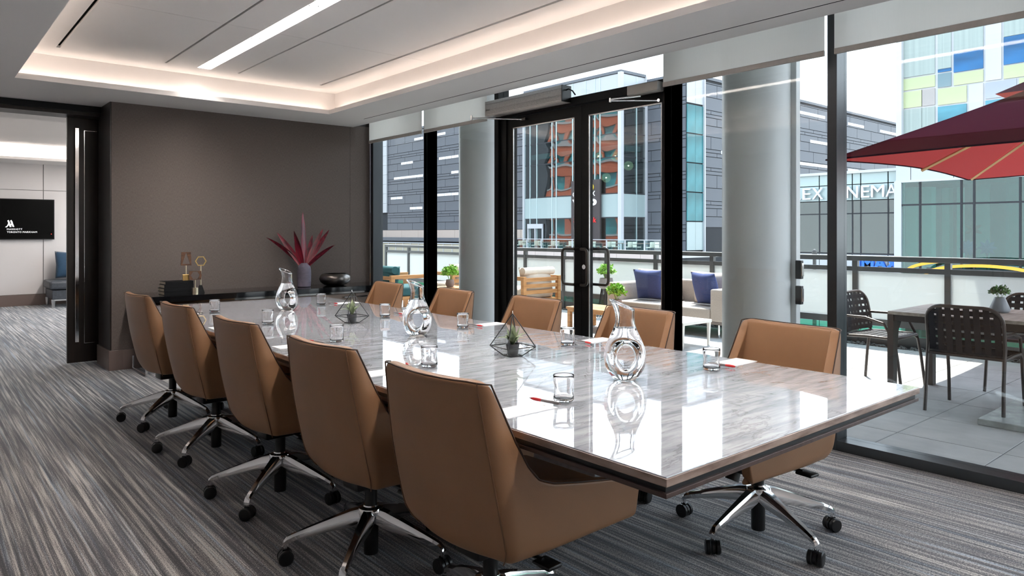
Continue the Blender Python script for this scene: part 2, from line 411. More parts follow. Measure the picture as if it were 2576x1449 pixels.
for x0, x1 in ((.938, .966), (1.758, 1.776), (2.398, 2.416), (3.226, 3.254)):
    cpart('slot_back', M_slot, x0-.005, x1+.005, TY0, 6.83, TZ+.05, TZ+.06)
    cpart('slot_side', M_slot, x0-.006, x0, TY0, 6.83, TZ+.02, TZ+.05); cpart('slot_side', M_slot, x1, x1+.006, TY0, 6.83, TZ+.02, TZ+.05)
sbox('ceiling_deck', M_slot, -1.6, GX+.1, -2.1, 15.7, 3.0, 3.02)
# far room ceiling with its own lit tray
bm = nb()
for b in ((-1.6, .3, 8.42, 15.6), (3.6, GX, 8.42, 15.6), (.3, 3.6, 8.42, 9.5), (.3, 3.6, 14.75, 15.6)): box(bm, *b, CZ, CZ+.02)
c2 = struct('ceiling_far', bm, M_white)
tag(bx('ceiling_panel', M_white, c2, .15, 3.75, 9.35, 14.9, TZ, TZ+.02), kind='structure')
for b in ((.15, .17, 9.35, 14.9), (3.73, 3.75, 9.35, 14.9), (.15, 3.75, 14.88, 14.9), (.15, 3.75, 9.35, 9.37)):
    tag(bx('cove_wall', M_white, c2, *b, CZ+.02, TZ), kind='structure')
for b in ((.28, .299, 9.5, 14.75), (3.601, 3.62, 9.5, 14.75), (.3, 3.6, 14.751, 14.77), (.3, 3.6, 9.48, 9.499)):
    tag(bx('cove_lip', M_white, c2, *b, CZ+.012, CZ+.045), kind='structure')
# cove lights: LED strips lying behind the lip
def strip(label, b, m=None, group=None):
    o = thing('cove_light', label, 'light', ((b[0]+b[1])/2, (b[2]+b[3])/2, CZ+.02), group=group)
    dx, dy = (b[1]-b[0])/2, (b[3]-b[2])/2
    bx('channel', M_steel, o, -dx-.004, dx+.004, -dy-.004, dy+.004, .0005, .004)
    bx('diffuser', m or M_led, o, -dx, dx, -dy, dy, .004, .008)
strip('warm cove light strip above the fabric wall', (TX0, TX1, TY1+.07, TY1+.085))
strip('warm cove light strip along the window side of the tray', (TX1+.07, TX1+.085, TY0, TY1))
strip('warm cove light strip along the aisle side of the tray', (TX0-.085, TX0-.07, TY0, TY1))
strip('warm cove light strip at the rear end of the tray', (TX0, TX1, TY0-.085, TY0-.07))
M_led2 = mat('cove_led_far', (1, .9, .8), .5, emit=24, emit_col=(1, .92, .86), noise=((2, 2, 2), .01))
strip('cove light strip above the screen wall of the far room', (.4, 3.5, 14.81, 14.825), M_led2)
strip('cove light strip on the left of the far room tray', (.215, .23, 9.6, 14.7), M_led2)
strip('cove light strip on the right of the far room tray', (3.67, 3.685, 9.6, 14.7), M_led2)
# trough light in the middle of the tray
o = thing('trough_light', 'long bright recessed light trough with small round spotlights over the table', 'light', (2.095, 2.8, TZ))
for s in (-1, 1): bx('trough_side', M_white, o, s*.0615-.003, s*.0615+.003, -4.0, 4.03, .0005, .15)
for s in (-4.0, 4.03): bx('trough_end', M_white, o, -.06, .06, s-.003, s+.003, 0.0005, .15)
bx('diffuser', M_diff, o, -.058, .058, -3.99, 4.02, .14, .147)
sp_c = lathe(nb(), [(.026, .012), (.034, .012), (.036, .02), (.036, .055), (.03, .06), (.026, .055), (.026, .012)], 20)
me_c = mesh('spotlight', sp_c, mat('spot_ring', (.72, .70, .68), .25, metal=.6, noise=((3, 3, 3), .03)), True, True)
me_l = mesh('lens', lathe(nb(), [(0, .02), (.026, .02), (.026, .024), (0, .024)], 20), M_diff, fix=True)
for px, py in ((547, 152), (650, 95), (797, 14)):
    y = on_z(px, py, TZ+.02)[1]
    s = link('spotlight', me_c, o, (-.005, y-2.8, 0)); link('lens', me_l, s)
for y in (2.7, 1.3, -.1): s = link('spotlight', me_c, o, (-.005, y-2.8, 0)); link('lens', me_l, s)

o = thing('trough_light', 'added fill light trough, out of view in the far room tray', 'light', (3.0, 12.1, TZ-.03))  # unseen lamp, added only to brighten the far room
bx('fill_light_frame', M_white, o, -.09, .09, -2.3, 2.3, .012, .03); bx('diffuser', M_diff, o, -.07, .07, -2.28, 2.28, .004, .012)
# ------------------------------------------------------------------ glazing
def post(parent, y0, y1, z0=0, z1=3.0, m=None): return tag(bx('mullion', m or M_mull, parent, GX, GX+.135, y0, y1, z0, z1, bevel=.002), kind='structure')
WB = [(7.63, 7.70, 'post'), (6.467, 6.53), (5.25, 5.31), (3.2375, 3.30), (2.0135, 2.0725), (.80, .86), (-.42, -.36), (-1.99, -1.93)]
bays = [(6.53, 7.63), (5.31, 6.467), (2.0725, 3.2375), (.86, 2.0135), (-.36, .80), (-1.93, -.42)]
wn = 1
for k, (y0, y1) in enumerate(bays):
    o = thing('window_%d' % wn, None, None, (0, 0, 0)); wn += 1; tag(o, kind='structure')
    tag(bx('pane', M_glass, o, GX+.095, GX+.105, y0, y1, .06, 3.0), kind='structure')
    tag(bx('sill', M_mull, o, GX, GX+.15, y0, y1, 0, .06, bevel=.002), kind='structure')
    a = WB[k if k < 2 else k+1]
    post(o, a[0], a[1])
    if k == 0: post(o, 6.467, 6.53)
for y0, y1 in ((8.55, 10.2), (10.26, 12.0), (12.06, 13.8), (13.86, 15.6)):
    o = thing('window_%d' % wn, None, None, (0, 0, 0)); wn += 1; tag(o, kind='structure')
    tag(bx('pane', M_glass, o, GX+.095, GX+.105, y0, y1, .06, 3.0), kind='structure')
    tag(bx('sill', M_mull, o, GX, GX+.15, y0, y1, 0, .06), kind='structure'); post(o, y1, y1+.06)
post(o, 8.49, 8.55)
# double door
d2 = thing('door_2', None, None); tag(d2, kind='structure')
post(d2, 5.25, 5.31, m=M_black); post(d2, 3.2375, 3.30, m=M_black)
tag(bx('head', M_black, d2, GX, GX+.135, 3.30, 5.25, 2.40, 2.468, bevel=.002), kind='structure')
tag(bx('threshold', M_mull, d2, GX+.02, GX+.13, 3.30, 5.25, 0, .012), kind='structure')
tag(bx('transom_pane', M_glass, d2, GX+.06, GX+.07, 3.30, 5.25, 2.468, 3.0), kind='structure')
DX0, DX1 = GX+.045, GX+.095
def leaf_door(y0, y1, sl=.08):
    sw = .08
    bm = nb()
    for b in ((y0, y0+sl, .015, 2.395), (y1-sw, y1, .015, 2.395), (y0+sl, y1-sw, 2.305, 2.395), (y0+sl, y1-sw, .015, .26)): box(bm, DX0, DX1, *b)
    o = tag(obj('door_leaf', bm, M_black, d2), kind='structure')
    tag(bx('pane', M_glass, o, GX+.066, GX+.074, y0+sl, y1-sw, .26, 2.305), kind='structure')
    bm = nb()
    for b in ((y0+sl, y0+sl+.008, .26, 2.305), (y1-sw-.008, y1-sw, .26, 2.305)): box(bm, DX0-.004, DX0+.006, *b)
    box(bm, DX0-.004, DX0+.006, y0+sl, y1-sw, 2.297, 2.305)
    tag(obj('glazing_bead', bm, M_steel, o), kind='structure')
    return o
lf_l = leaf_door(4.197, 5.165); lf_r = leaf_door(3.302, 4.193, .054)
tag(bx('side_frame', M_black, d2, GX+.03, GX+.11, 5.168, 5.25, 0, 2.40), kind='structure')
M_pull = mat('bronze_pull', (.10, .09, .08), .32, metal=.8, noise=((5, 5, 5), .1))
def pull(parent, yb, ym, x_out, z0=.885, z1=1.185, r=.0125):
    """offset pull: feet at ym, bar at yb, standing x_out off the leaf"""
    s = 1 if x_out < DX0 else -1
    x = x_out; rr = .035; pts = []
    sg = 1 if yb > ym else -1
    pts.append((DX0 if s > 0 else DX1, ym, z0)); pts.append((x, ym, z0))
    for k in range(5): t = k/4*PI/2; pts.append((x, yb-sg*rr+sg*rr*math.sin(t), z0+rr-rr*math.cos(t)))
    for k in range(5): t = k/4*PI/2; pts.append((x, yb-sg*rr+sg*rr*math.cos(t), z1-rr+rr*math.sin(t)))
    pts.append((x, ym, z1)); pts.append((DX0 if s > 0 else DX1, ym, z1))
    return tag(obj('pull_handle', tube(nb(), pts, r, 10), M_pull, parent, True), kind='structure')
pull(lf_l, 4.375, 4.235, DX0-.05); pull(lf_r, 4.085, 4.155, DX0-.05)
pull(lf_r, 3.985, 4.155, DX1+.05)
tag(obj('lock', cyl(nb(), (DX0, 4.16, 1.035), (DX0-.012, 4.16, 1.035), .02), M_chrome, lf_r, True), kind='structure')
# pocket above the glazing, floor edge, deck overhead
sbox('trim_3', M_soff, 4.05, 4.07, -2.1, 7.70, CZ+.02, 3.0)
sbox('ceiling_overhang', mat('concrete_soffit', (.42, .42, .42), .8, noise=((1, 1, 1), .08)), -1.7, 7.1, -2.2, 15.8, 3.8, 4.1)
sbox('wall_fascia', M_mull, GX+.02, GX+.135, -2, 15.6, 3.0, 3.8)
sbox('wall_outer', M_fabric, -1.7, -1.6, -2.2, 15.8, 0, 3.8)
# ------------------------------------------------------------------ roller blinds
M_blind = cloth_translucent('blind_cloth', (.88, .86, .83), .66, (.95, .94, .91), .10)
M_hem = mat('blind_hem', (.46, .43, .40), .6, noise=((3, 40, 3), .04))
def blind(y0, y1, label):
    o = thing('roller_blind', label, 'blind', (4.22, (y0+y1)/2, 2.385)); h = (y1-y0)/2
    bx('cloth', M_blind, o, -.001, .001, -h, h, .03, .60)
    obj('hem_bar', box(nb(), -.008, .008, -h, h, 0, .034, bevel=.003), M_hem, o)
    obj('roller', cyl(nb(), (0, -h, .60), (0, h, .60), .02, n=12), M_hem, o, True)
blind(6.445, 7.58, 'narrow off white roller blind next to the fabric wall')
blind(5.325, 6.40, 'off white roller blind between the glass door and the narrow blind')
blind(2.05, 3.25, 'off white roller blind in front of the bare column beside the door')
blind(.87, 1.99, 'off white roller blind above the woven patio chairs')
# ------------------------------------------------------------------ door gear
o = thing('door_operator', 'long ribbed grey automatic door opener box above the left glass leaf', 'door opener', (4.19, 4.795, 2.423))
bx('casing', M_steel, o, 0, .105, -.515, .52, .004, .139, bevel=.002)
for z in (.022, .034, .046, .056, .108): bx('rib', M_pull, o, -.0012, .0008, -.512, .517, z-.0008, z+.0008)
bx('end_cap', M_blackpl, o, -.002, .11, -.522, -.515, 0, .14, bevel=.002)
bx('base_plate', mat('pale_plate', (.62, .56, .52), .35, metal=.3, noise=((3, 3, 3), .03)), o, .004, .11, -.515, .50, 0, .004)
bx('badge', mat('badge_silver', (.45, .44, .43), .3, metal=.8, noise=((9, 9, 9), .05)), o, -.0025, -.001, .44, .505, .046, .066)
obj('emblem', tube(nb(), [(-.003, .492+.007*math.cos(t), .056+.007*math.sin(t)) for t in [k*PI/8 for k in range(16)]], .0018, 5, closed=True), M_blackpl, o)
set_rot(link('lettering', text_mesh('Besam', .014, M_blackpl, .0006), o, (-.003, .481, .0515)), ROT_NX)
obj('cable', tube(nb(), [(.05, -.52, .10), (.05, -.55, .105), (.06, -.585, .085), (.08, -.60, .05)], .006, 6), M_blackpl, o, True)
obj('main_arm', tube(nb(), [(.07, .36, -.012), (-.02, .47, -.018), (-.10, .60, -.02)], .009, 8), M_chrome, o, True)
obj('link_arm', tube(nb(), [(-.10, .60, -.012), (.0, .40, -.035), (.125, .13, -.06)], .0055, 8), M_chrome, o, True)
obj('elbow', cyl(nb(), (-.10, .60, -.035), (-.10, .60, .01), .011, n=12), M_chrome, o, True)
bx('shoe', M_pull, o, .12, .15, .08, .15, -.072, -.05)
o = thing('door_closer', 'small dark door closer with a folded chrome arm over the right leaf', 'door closer', (4.22, 3.45, 2.372))
bx('casing', mat('closer_bronze', (.28, .265, .25), .35, metal=.5, noise=((4, 4, 4), .06)), o, 0, .08, -.145, .146, 0, .073, bevel=.006)
obj('main_arm', tube(nb(), [(.05, .05, -.008), (.0, .16, -.012), (-.05, .27, -.015)], .007, 8), M_chrome, o, True)
obj('link_arm', tube(nb(), [(-.05, .27, -.026), (.04, .08, -.04), (.12, -.06, -.05)], .005, 8), M_chrome, o, True)
obj('elbow', cyl(nb(), (-.05, .27, -.036), (-.05, .27, -.005), .009, n=12), M_chrome, o, True)
obj('shoe', cyl(nb(), (.126, -.07, -.05), (.11, -.07, -.05), .012, n=12), M_chrome, o, True)

# ------------------------------------------------------------------ sliding door of the wide opening
d1 = thing('door_1', None, None, (1.24, 8.33, 0)); tag(d1, kind='structure')
tag(bx('door_panel', M_dark, d1, 0, .55, 0, .05, .012, 2.485, bevel=.002), kind='structure')
tag(bx('pull_bar', M_chrome, d1, .064, .100, -.03, -.012, .22, 2.378, bevel=.003), kind='structure')
for z in (.5, 2.1): tag(bx('standoff', M_chrome, d1, .076, .088, -.014, .001, z, z+.015), kind='structure')
bm = nb(); box(bm, .148, .1525, -.003, .001, .2, 2.36); box(bm, .1525, .26, -.003, .001, 2.3555, 2.36); box(bm, .1525, .26, -.003, .001, .2, .2045)
tag(obj('inlay', bm, M_chrome, d1), kind='structure')
sbox('trim_4', M_dark, 1.528, 1.56, 8.25, 8.33, 0, CZ)
# ------------------------------------------------------------------ far room: screen and settee
o = thing('wall_screen', 'flat black television with white hotel lettering on the pale panelled wall', 'television', (1.45, 15.585, 1.20))
bx('back_box', M_blackpl, o, -.35, .35, -.045, 0, .12, .6)
bx('bezel', M_blackpl, o, -.66, .66, -.07, -.045, 0, .735, bevel=.004)
M_scr = mat('screen_black', (.0015, .0014, .0013), .3, spec=.12, noise=((2, 2, 2), .2))
bx('screen', M_scr, o, -.648, .648, -.0715, -.07, .014, .722)
M_lit = mat('screen_white', (1, 1, 1), .5, emit=.45, noise=((2, 2, 2), .01))
def tv(px, py): X, z = on_Y(px, py, 15.513); return X-1.45, z-1.20
x0, z0 = tv(17.5, 578.5); x1, _ = tv(56, 578)
t1 = text_mesh('MARRIOTT', .056, M_lit, .0004, 0, 1.18); t2 = text_mesh('TORONTO', .056, M_lit, .0004, 0, 1.12); t3 = text_mesh('MARKHAM', .056, M_lit, .0004, 0, 1.12)
def fit(me, wdt):
    xs_ = [v.co.x for v in me.vertices]; s = wdt/(max(xs_)-min(xs_)); return s, min(xs_)
s, mn = fit(t1, tv(56, 578)[0]-tv(17.5, 578)[0]); set_rot(link('lettering', t1, o, (x0-mn*s, -.073, z0), scale=(s, s, 1)), ROT_NY)
x2, z2 = tv(17.5, 585.7); s, mn = fit(t2, tv(54, 585)[0]-x2); set_rot(link('lettering', t2, o, (x2-mn*s, -.073, z2), scale=(s, s, 1)), ROT_NY)
x3 = tv(57, 585)[0]; s, mn = fit(t3, tv(93, 585)[0]-x3); set_rot(link('lettering', t3, o, (x3-mn*s, -.073, z2), scale=(s, s, 1)), ROT_NY)
bm = nb()
def flat(bm, pts): bm.faces.new([bm.verts.new((*[tv(a, b)[0]], -.0735, tv(a, b)[1])) for a, b in pts])
flat(bm, [(18.5, 555), (22, 553.5), (29, 571), (24.5, 571)])
flat(bm, [(25.5, 555), (29, 553.5), (36, 570.5), (31.5, 570.5)])
flat(bm, [(12.5, 571.5), (17.5, 568), (23.5, 556.5), (25, 560), (21, 568), (17, 571.8)])
flat(bm, [(25, 571), (26, 566), (31, 556.5), (32, 559.5), (27.5, 568)])
bmesh.ops.recalc_face_normals(bm, faces=bm.faces[:])
obj('emblem', bm, M_lit, o)
obj('standby_light', sphere(nb(), (tv(131, 584)[0]-.012, -.07, .1), .006, 8, 6), mat('red_led', (1, .05, .03), .4, emit=2, noise=((2, 2, 2), .01)), o)
# settee at the screen wall
SX0 = on_z(133, 768.5, 0)[0]
M_sett = mat('slate_upholstery', (.055, .062, .075), .5, noise=((40, 40, 40), .2), bump=(60, .1))
o = thing('settee', 'slate blue upholstered bench seat with pale metal legs below the panelled wall', 'bench', (1.93, 14.7, 0))
bx('seat_base', M_sett, o, .04, 1.6, .04, .8, .15, .31, bevel=.012)
bx('seat_cushion', M_sett, o, 0, 1.6, 0, .8, .325, .47, bevel=.035)
M_leg = mat('nickel_leg', (.62, .62, .63), .25, metal=.9, noise=((3, 3, 3), .04))
bx('plinth_rail', M_leg, o, .04, 1.6, .035, .06, .125, .15)
for x, y in ((.06, .06), (1.5, .06), (.06, .74), (1.5, .74)): obj('leg', tube(nb(), [(x, y, 0), (x, y, .15)], [.02, .034], 4), M_leg, o)
p = tag(obj('cushion', pillow(nb(), .5, .5, .16), mat('navy_velvet', (.008, .045, .095), .7, sheen=.4, noise=((60, 60, 60), .2)), smooth='all'), 'navy blue square cushion leaning on the slate bench', 'cushion')
p.location = (2.33, 15.33, .73); p.rotation_euler = (math.radians(-12), math.radians(3), math.radians(12))
p = tag(obj('cushion', pillow(nb(), .34, .28, .10), mat('plum_velvet', (.06, .005, .02), .7, sheen=.4, noise=((60, 60, 60), .2)), smooth='all'), 'small plum coloured cushion in front of the navy cushion', 'cushion')
p.location = (2.47, 15.18, .62); p.rotation_euler = (math.radians(-12), 0, 0)

# ------------------------------------------------------------------ conference table
M_marble = None
def marble():
    m = bpy.data.materials.new('polished_marble'); m.use_nodes = True; n = m.node_tree; b = n.nodes['Principled BSDF']
    t = n.nodes.new('ShaderNodeTexCoord')
    def nz(scale, detail, dist=0, rot=0, rough=.55):
        mp = n.nodes.new('ShaderNodeMapping'); mp.inputs['Scale'].default_value = scale; mp.inputs['Rotation'].default_value = (0, 0, rot); n.links.new(t.outputs['Object'], mp.inputs[0])
        z = n.nodes.new('ShaderNodeTexNoise'); z.inputs['Scale'].default_value = 1; z.inputs['Detail'].default_value = detail; z.inputs['Distortion'].default_value = dist; z.inputs['Roughness'].default_value = rough
        n.links.new(mp.outputs[0], z.inputs['Vector']); return z.outputs['Fac']
    def ramp(f, st):
        r = n.nodes.new('ShaderNodeValToRGB'); n.links.new(f, r.inputs[0]); e = r.color_ramp.elements
        while len(e) < len(st): e.new(.5)
        for k, (p, c) in enumerate(st): e[k].position = p; e[k].color = (*c, 1)
        return r.outputs[0]
    streak = ramp(nz((5, 34, 5), 8, .4, .18, .6), [(.25, (.27, .285, .32)), (.45, (.44, .46, .50)), (.6, (.58, .60, .64)), (.8, (.70, .72, .75))])
    vein = ramp(nz((1.1, 2.2, 1), 6, 1.6, .5, .6), [(.488, (1, 1, 1)), (.497, (.70, .67, .67)), (.503, (.70, .67, .67)), (.512, (1, 1, 1))])
    mu = n.nodes.new('ShaderNodeMix'); mu.data_type = 'RGBA'; mu.blend_type = 'MULTIPLY'; mu.inputs[0].default_value = .8
    n.links.new(streak, mu.inputs[6]); n.links.new(vein, mu.inputs[7]); n.links.new(mu.outputs[2], b.inputs['Base Color'])
    b.inputs['Roughness'].default_value = .025; b.inputs['IOR'].default_value = 1.8; b.inputs['Coat Weight'].default_value = .6; b.inputs['Coat Roughness'].default_value = .01; b.inputs['Coat IOR'].default_value = 1.6
    return m
M_marble = marble()
M_medge = ramp_mat('marble_edge', (9, 9, 40), [(.3, (.20, .13, .10)), (.7, (.42, .32, .27))], .25)
M_walnut = ramp_mat('brown_veneer', (30, 2, 30), [(.3, (.045, .026, .022)), (.7, (.10, .062, .052))], .35)
TBX0, TBX1, TBY0, TBY1, TBZ = 1.35, 2.86, 1.03, 6.02, .75
tb = thing('conference_table', 'long marble topped conference table with a dark reveal and brown veneer base', 'table', ((TBX0+TBX1)/2, (TBY0+TBY1)/2, 0))
hx, hy = (TBX1-TBX0)/2, (TBY1-TBY0)/2
def tpart(name, m, *b, bevel=0): return bx(name, m, tb, *b, bevel=bevel)
tpart('marble_top', M_marble, -hx+.002, hx-.002, -hy+.002, hy-.002, TBZ-.004, TBZ, bevel=.0015)
tpart('marble_edge', M_medge, -hx, hx, -hy, hy, TBZ-.024, TBZ-.003, bevel=.002)
tpart('reveal', M_blackpl, -hx+.012, hx-.012, -hy+.012, hy-.012, TBZ-.040, TBZ-.024)
tpart('under_band', M_walnut, -hx+.003, hx-.003, -hy+.003, hy-.003, TBZ-.052, TBZ-.040, bevel=.001)
tpart('under_frame', M_dark, -hx+.18, hx-.18, -hy+.18, hy-.18, TBZ-.10, TBZ-.052)
for yc in (-.93, .32, 1.57):
    pd = tpart('pedestal', M_walnut, -.20, .20, yc-.45, yc+.45, .06, TBZ-.10, bevel=.003)
    bx('plinth', M_blackpl, pd, -.18, .18, yc-.43, yc+.43, 0, .06)
    for s in (-1, 1): bx('door_panel', M_walnut, pd, s*.204-.006, s*.204+.006, yc-.44, yc-.005, .08, TBZ-.12); bx('door_panel', M_walnut, pd, s*.204-.006, s*.204+.006, yc+.005, yc+.44, .08, TBZ-.12)

# ------------------------------------------------------------------ swivel chairs
M_tan = mat('tan_leather', (.315, .165, .083), .40, spec=.45, noise=((5, 5, 5), .06), bump=(260, .04))
M_piping = mat('leather_piping', (.055, .026, .014), .5, noise=((20, 20, 20), .1))
M_stitch = mat('leather_stitch', (.19, .095, .047), .5, noise=((20, 20, 20), .1))
def chair_shell():
    W, RC = .275, .055
    # side outline from the arm front (t=0) to the back seam (t=1): top point and bottom point
    top = [(0, .485, .492), (.04, .475, .502), (.25, .33, .525), (.5, .16, .555), (.66, .06, .576), (.74, .0, .600), (.80, -.042, .646), (.87, -.088, .728), (.94, -.135, .828), (1, -.168, .898)]
    bot = [(0, .46), (1, -.065)]
    def side(t, v):
        for a, b in zip(top, top[1:]):
            if a[0] <= t <= b[0]:
                k = (t-a[0])/(b[0]-a[0]); tx, tz = a[1]+(b[1]-a[1])*k, a[2]+(b[2]-a[2])*k; break
        bx_ = bot[0][1]+(bot[1][1]-bot[0][1])*t; bz = .364
        inset = .045*max(0, 1-v/.12)**2
        return Vector((bx_+(tx-bx_)*v-(inset if t < .05 else 0), -(W-inset-.022*max(0, min(1, (bz+(tz-bz)*v-.62)/.28))), bz-.012*max(0, 1-v/.12)+(tz-bz)*v))
    vs_ = [0, .04, .09, .16, .28, .42, .56, .70, .84, .94, 1]
    ts = [0, .02, .06, .15, .25, .38, .5, .6, .66, .70, .74, .77, .80, .835, .87, .905, .94, .97, 1]
    cols = [[side(t, v) for v in vs_] for t in ts]
    # corner and back
    for k in range(1, 6):
        a = k/5*PI/2
        c = []
        for v in vs_:
            p = side(1, v); bow = -.012*math.sin(PI*v)
            inset = .045*max(0, 1-v/.12)**2
            c.append(Vector((p.x-RC*.75*math.sin(a)+bow*math.sin(a)+inset*.5*math.sin(a), p.y+RC*(1-math.cos(a)), p.z+.010*v*math.sin(a)*.6)))
        cols.append(c)
    last = cols[-1]; nbk = 7
    for k in range(1, nbk):
        u = k/nbk; c = []
        for v, p in zip(vs_, last):
            y = p.y*(1-2*u); bulge = -.030*(1-(2*u-1)**2)*(.55+.45*(1-v))
            c.append(Vector((p.x+bulge, y, p.z-.004*v*(1-(2*u-1)**2))))
        cols.append(c)
    right = [c for c in cols[:len(ts)+5]]
    cols += [[Vector((p.x, -p.y, p.z)) for p in c] for c in right[::-1]]
    bm = nb(); V = [[bm.verts.new(p) for p in c] for c in cols]
    for A, B in zip(V, V[1:]):
        for i in range(len(vs_)-1): bm.faces.new((A[i], B[i], B[i+1], A[i+1]))
    ns = len(ts)
    return bm, cols, ns
bm, cols, ns = chair_shell()
bmesh.ops.recalc_face_normals(bm, faces=bm.faces[:])
f0 = max(bm.faces, key=lambda f: -f.calc_center_median().x)
if f0.normal.x > 0: bmesh.ops.reverse_faces(bm, faces=bm.faces[:])
me_shell = mesh('shell', bm, M_tan, 'all')
def make_chair():
    o = thing('swivel_chair', 'x', 'chair')
    s = link('shell', me_shell, o, (-.05, 0, 0))
    md = s.modifiers.new('thick', 'SOLIDIFY'); md.thickness = .045; md.offset = -1
    sb = s.modifiers.new('round', 'SUBSURF'); sb.levels = 1; sb.render_levels = 2
    off = lambda p, q=.0015: p
    rim = [c[-1]+Vector((0, 0, -.002)) for c in cols]
    k0 = ns+1; mid = cols[len(cols)//2-0]
    obj('piping', tube(nb(), [p+Vector((0, 0, .001)) for p in rim], .0028, 6), M_piping, s, True)
    for k in (ns+2, len(cols)-1-(ns+2)):
        obj('seam', tube(nb(), [p+Vector((-.0006, (-.0006 if p.y < 0 else .0006), 0)) for p in cols[k]], .0022, 6), M_stitch, s, True)
    obj('seat_cushion', box(nb(), -.15, .375, -.226, .226, .392, .478, bevel=.025, seg=3), M_tan, o, True)
    bx('seat_pan', M_blackpl, o, -.06, .30, -.16, .16, .352, .385, bevel=.004)
    obj('mechanism', box(nb(), -.10, .13, -.06, .06, .295, .355, bevel=.012), M_blackpl, o, True)
    obj('tension_knob', cyl(nb(), (.12, -.02, .20+.13), (.155, -.02, .255), .028, .03, 14), M_blackpl, o, True)
    lv = obj('tilt_lever', tube(nb(), [(.0, .05, .325), (.0, .22, .33)], .007, 6), M_blackpl, o, True)
    obj('paddle', box(nb(), -.03, .03, .20, .275, .318, .332, bevel=.006), M_blackpl, lv, True)
    lv = obj('height_lever', tube(nb(), [(.02, -.05, .325), (.02, -.22, .325)], .007, 6), M_blackpl, o, True)
    obj('paddle', box(nb(), -.01, .05, -.275, -.20, .313, .327, bevel=.006), M_blackpl, lv, True)
    obj('gas_column', lathe(nb(), [(0, .20), (.025, .20), (.025, .33), (0, .33)], 16), M_blackpl, o, True)
    obj('column_shroud', lathe(nb(), [(0, .016), (.029, .016), (.03, .026), (.03, .15), (0, .15)], 18), M_blackpl, o, True)
    hub = obj('hub', lathe(nb(), [(0, .135), (.03, .135), (.05, .15), (.056, .19), (.05, .205), (.032, .21), (.03, .215), (0, .215)], 20), M_chrome, o, True)
    # star arm along +x
    bm = nb(); secs = [(.03, .205, .150, .030), (.08, .196, .132, .027), (.16, .170, .122, .021), (.24, .143, .107, .017), (.30, .122, .094, .0145), (.325, .112, .086, .014), (.340, .098, .078, .0135), (.345, .084, .070, .0125)]
    R_ = []
    for x, zt, zb, hw in secs:
        R_.append([bm.verts.new(p) for p in ((x, -hw*.55, zt), (x, hw*.55, zt), (x, hw, zt-(zt-zb)*.35), (x, hw*.85, zb), (x, -hw*.85, zb), (x, -hw, zt-(zt-zb)*.35))])
    for A, B in zip(R_, R_[1:]):
        for k in range(6): bm.faces.new((A[k], A[(k+1) % 6], B[(k+1) % 6], B[k]))
    bm.faces.new(R_[0][::-1]); bm.faces.new(R_[-1])
    me_arm = mesh('base_arm', bm, M_chrome, True, True)
    bm = nb()
    for s_ in (-1, 1):
        lathe(bm, [(0, -.010), (.027, -.010), (.030, -.006), (.030, .006), (.026, .010), (0, .010)], 20)
    bm.free()
    def wheel():
        b = nb(); prof = [(0, -.010), (.026, -.010), (.030, -.006), (.030, .006), (.026, .010), (.014, .011), (0, .011)]
        lathe(b, prof, 20)
        bmesh.ops.rotate(b, verts=b.verts[:], cent=(0, 0, 0), matrix=Matrix.Rotation(PI/2, 3, 'X')); return b
    me_w = mesh('wheel', wheel(), M_blackpl, True, True)
    b = nb(); lathe(b, [(0, .060), (.007, .060), (.007, .082), (0, .082)], 12)
    me_stem = mesh('stem', b, M_chrome, True, True)
    b = nb(); tube(b, [(0, -.006, .03), (0, .006, .03)], .028, 16); box(b, -.012, .012, -.008, .008, .04, .062)
    me_hood = mesh('caster', b, M_blackpl, True, True)
    for k in range(5):
        a = 2*PI*k/5+.08
        ar = link('base_arm', me_arm, o, rot=(0, 0, a))
        cs = link('caster', me_hood, o, (.335*math.cos(a), .335*math.sin(a), 0), (0, 0, a+.8+k*1.3))
        link('wheel', me_w, cs, (0, -.020, .03)); link('wheel', me_w, cs, (0, .020, .03)); link('stem', me_stem, cs)
    return o
proto = make_chair()
ORD = ['closest to the fabric wall', 'second from the fabric wall', 'middle one of five', 'fourth from the fabric wall', 'farthest from the fabric wall']
first = True
for side_, ysl, bxx, rz in (('aisle', (5.42, 4.49, 3.515, 2.59, 1.81), 1.45, 0), ('window', (5.25, 4.30, 3.41, 2.56, 1.69), 2.865, PI)):
    for k, y in enumerate(ysl):
        c = proto if first else tree(proto); first = False
        c.location = (bxx, y, 0); c.rotation_euler = (0, 0, rz+([.05, .04, .03, .05, .04] if rz == 0 else [-.08, -.11, -.09, -.08, -.10])[k])
        c['label'] = 'tan leather swivel chair on the %s side, %s' % (side_, ORD[k]); c['group'] = 'tan swivel chairs on the %s side' % side_
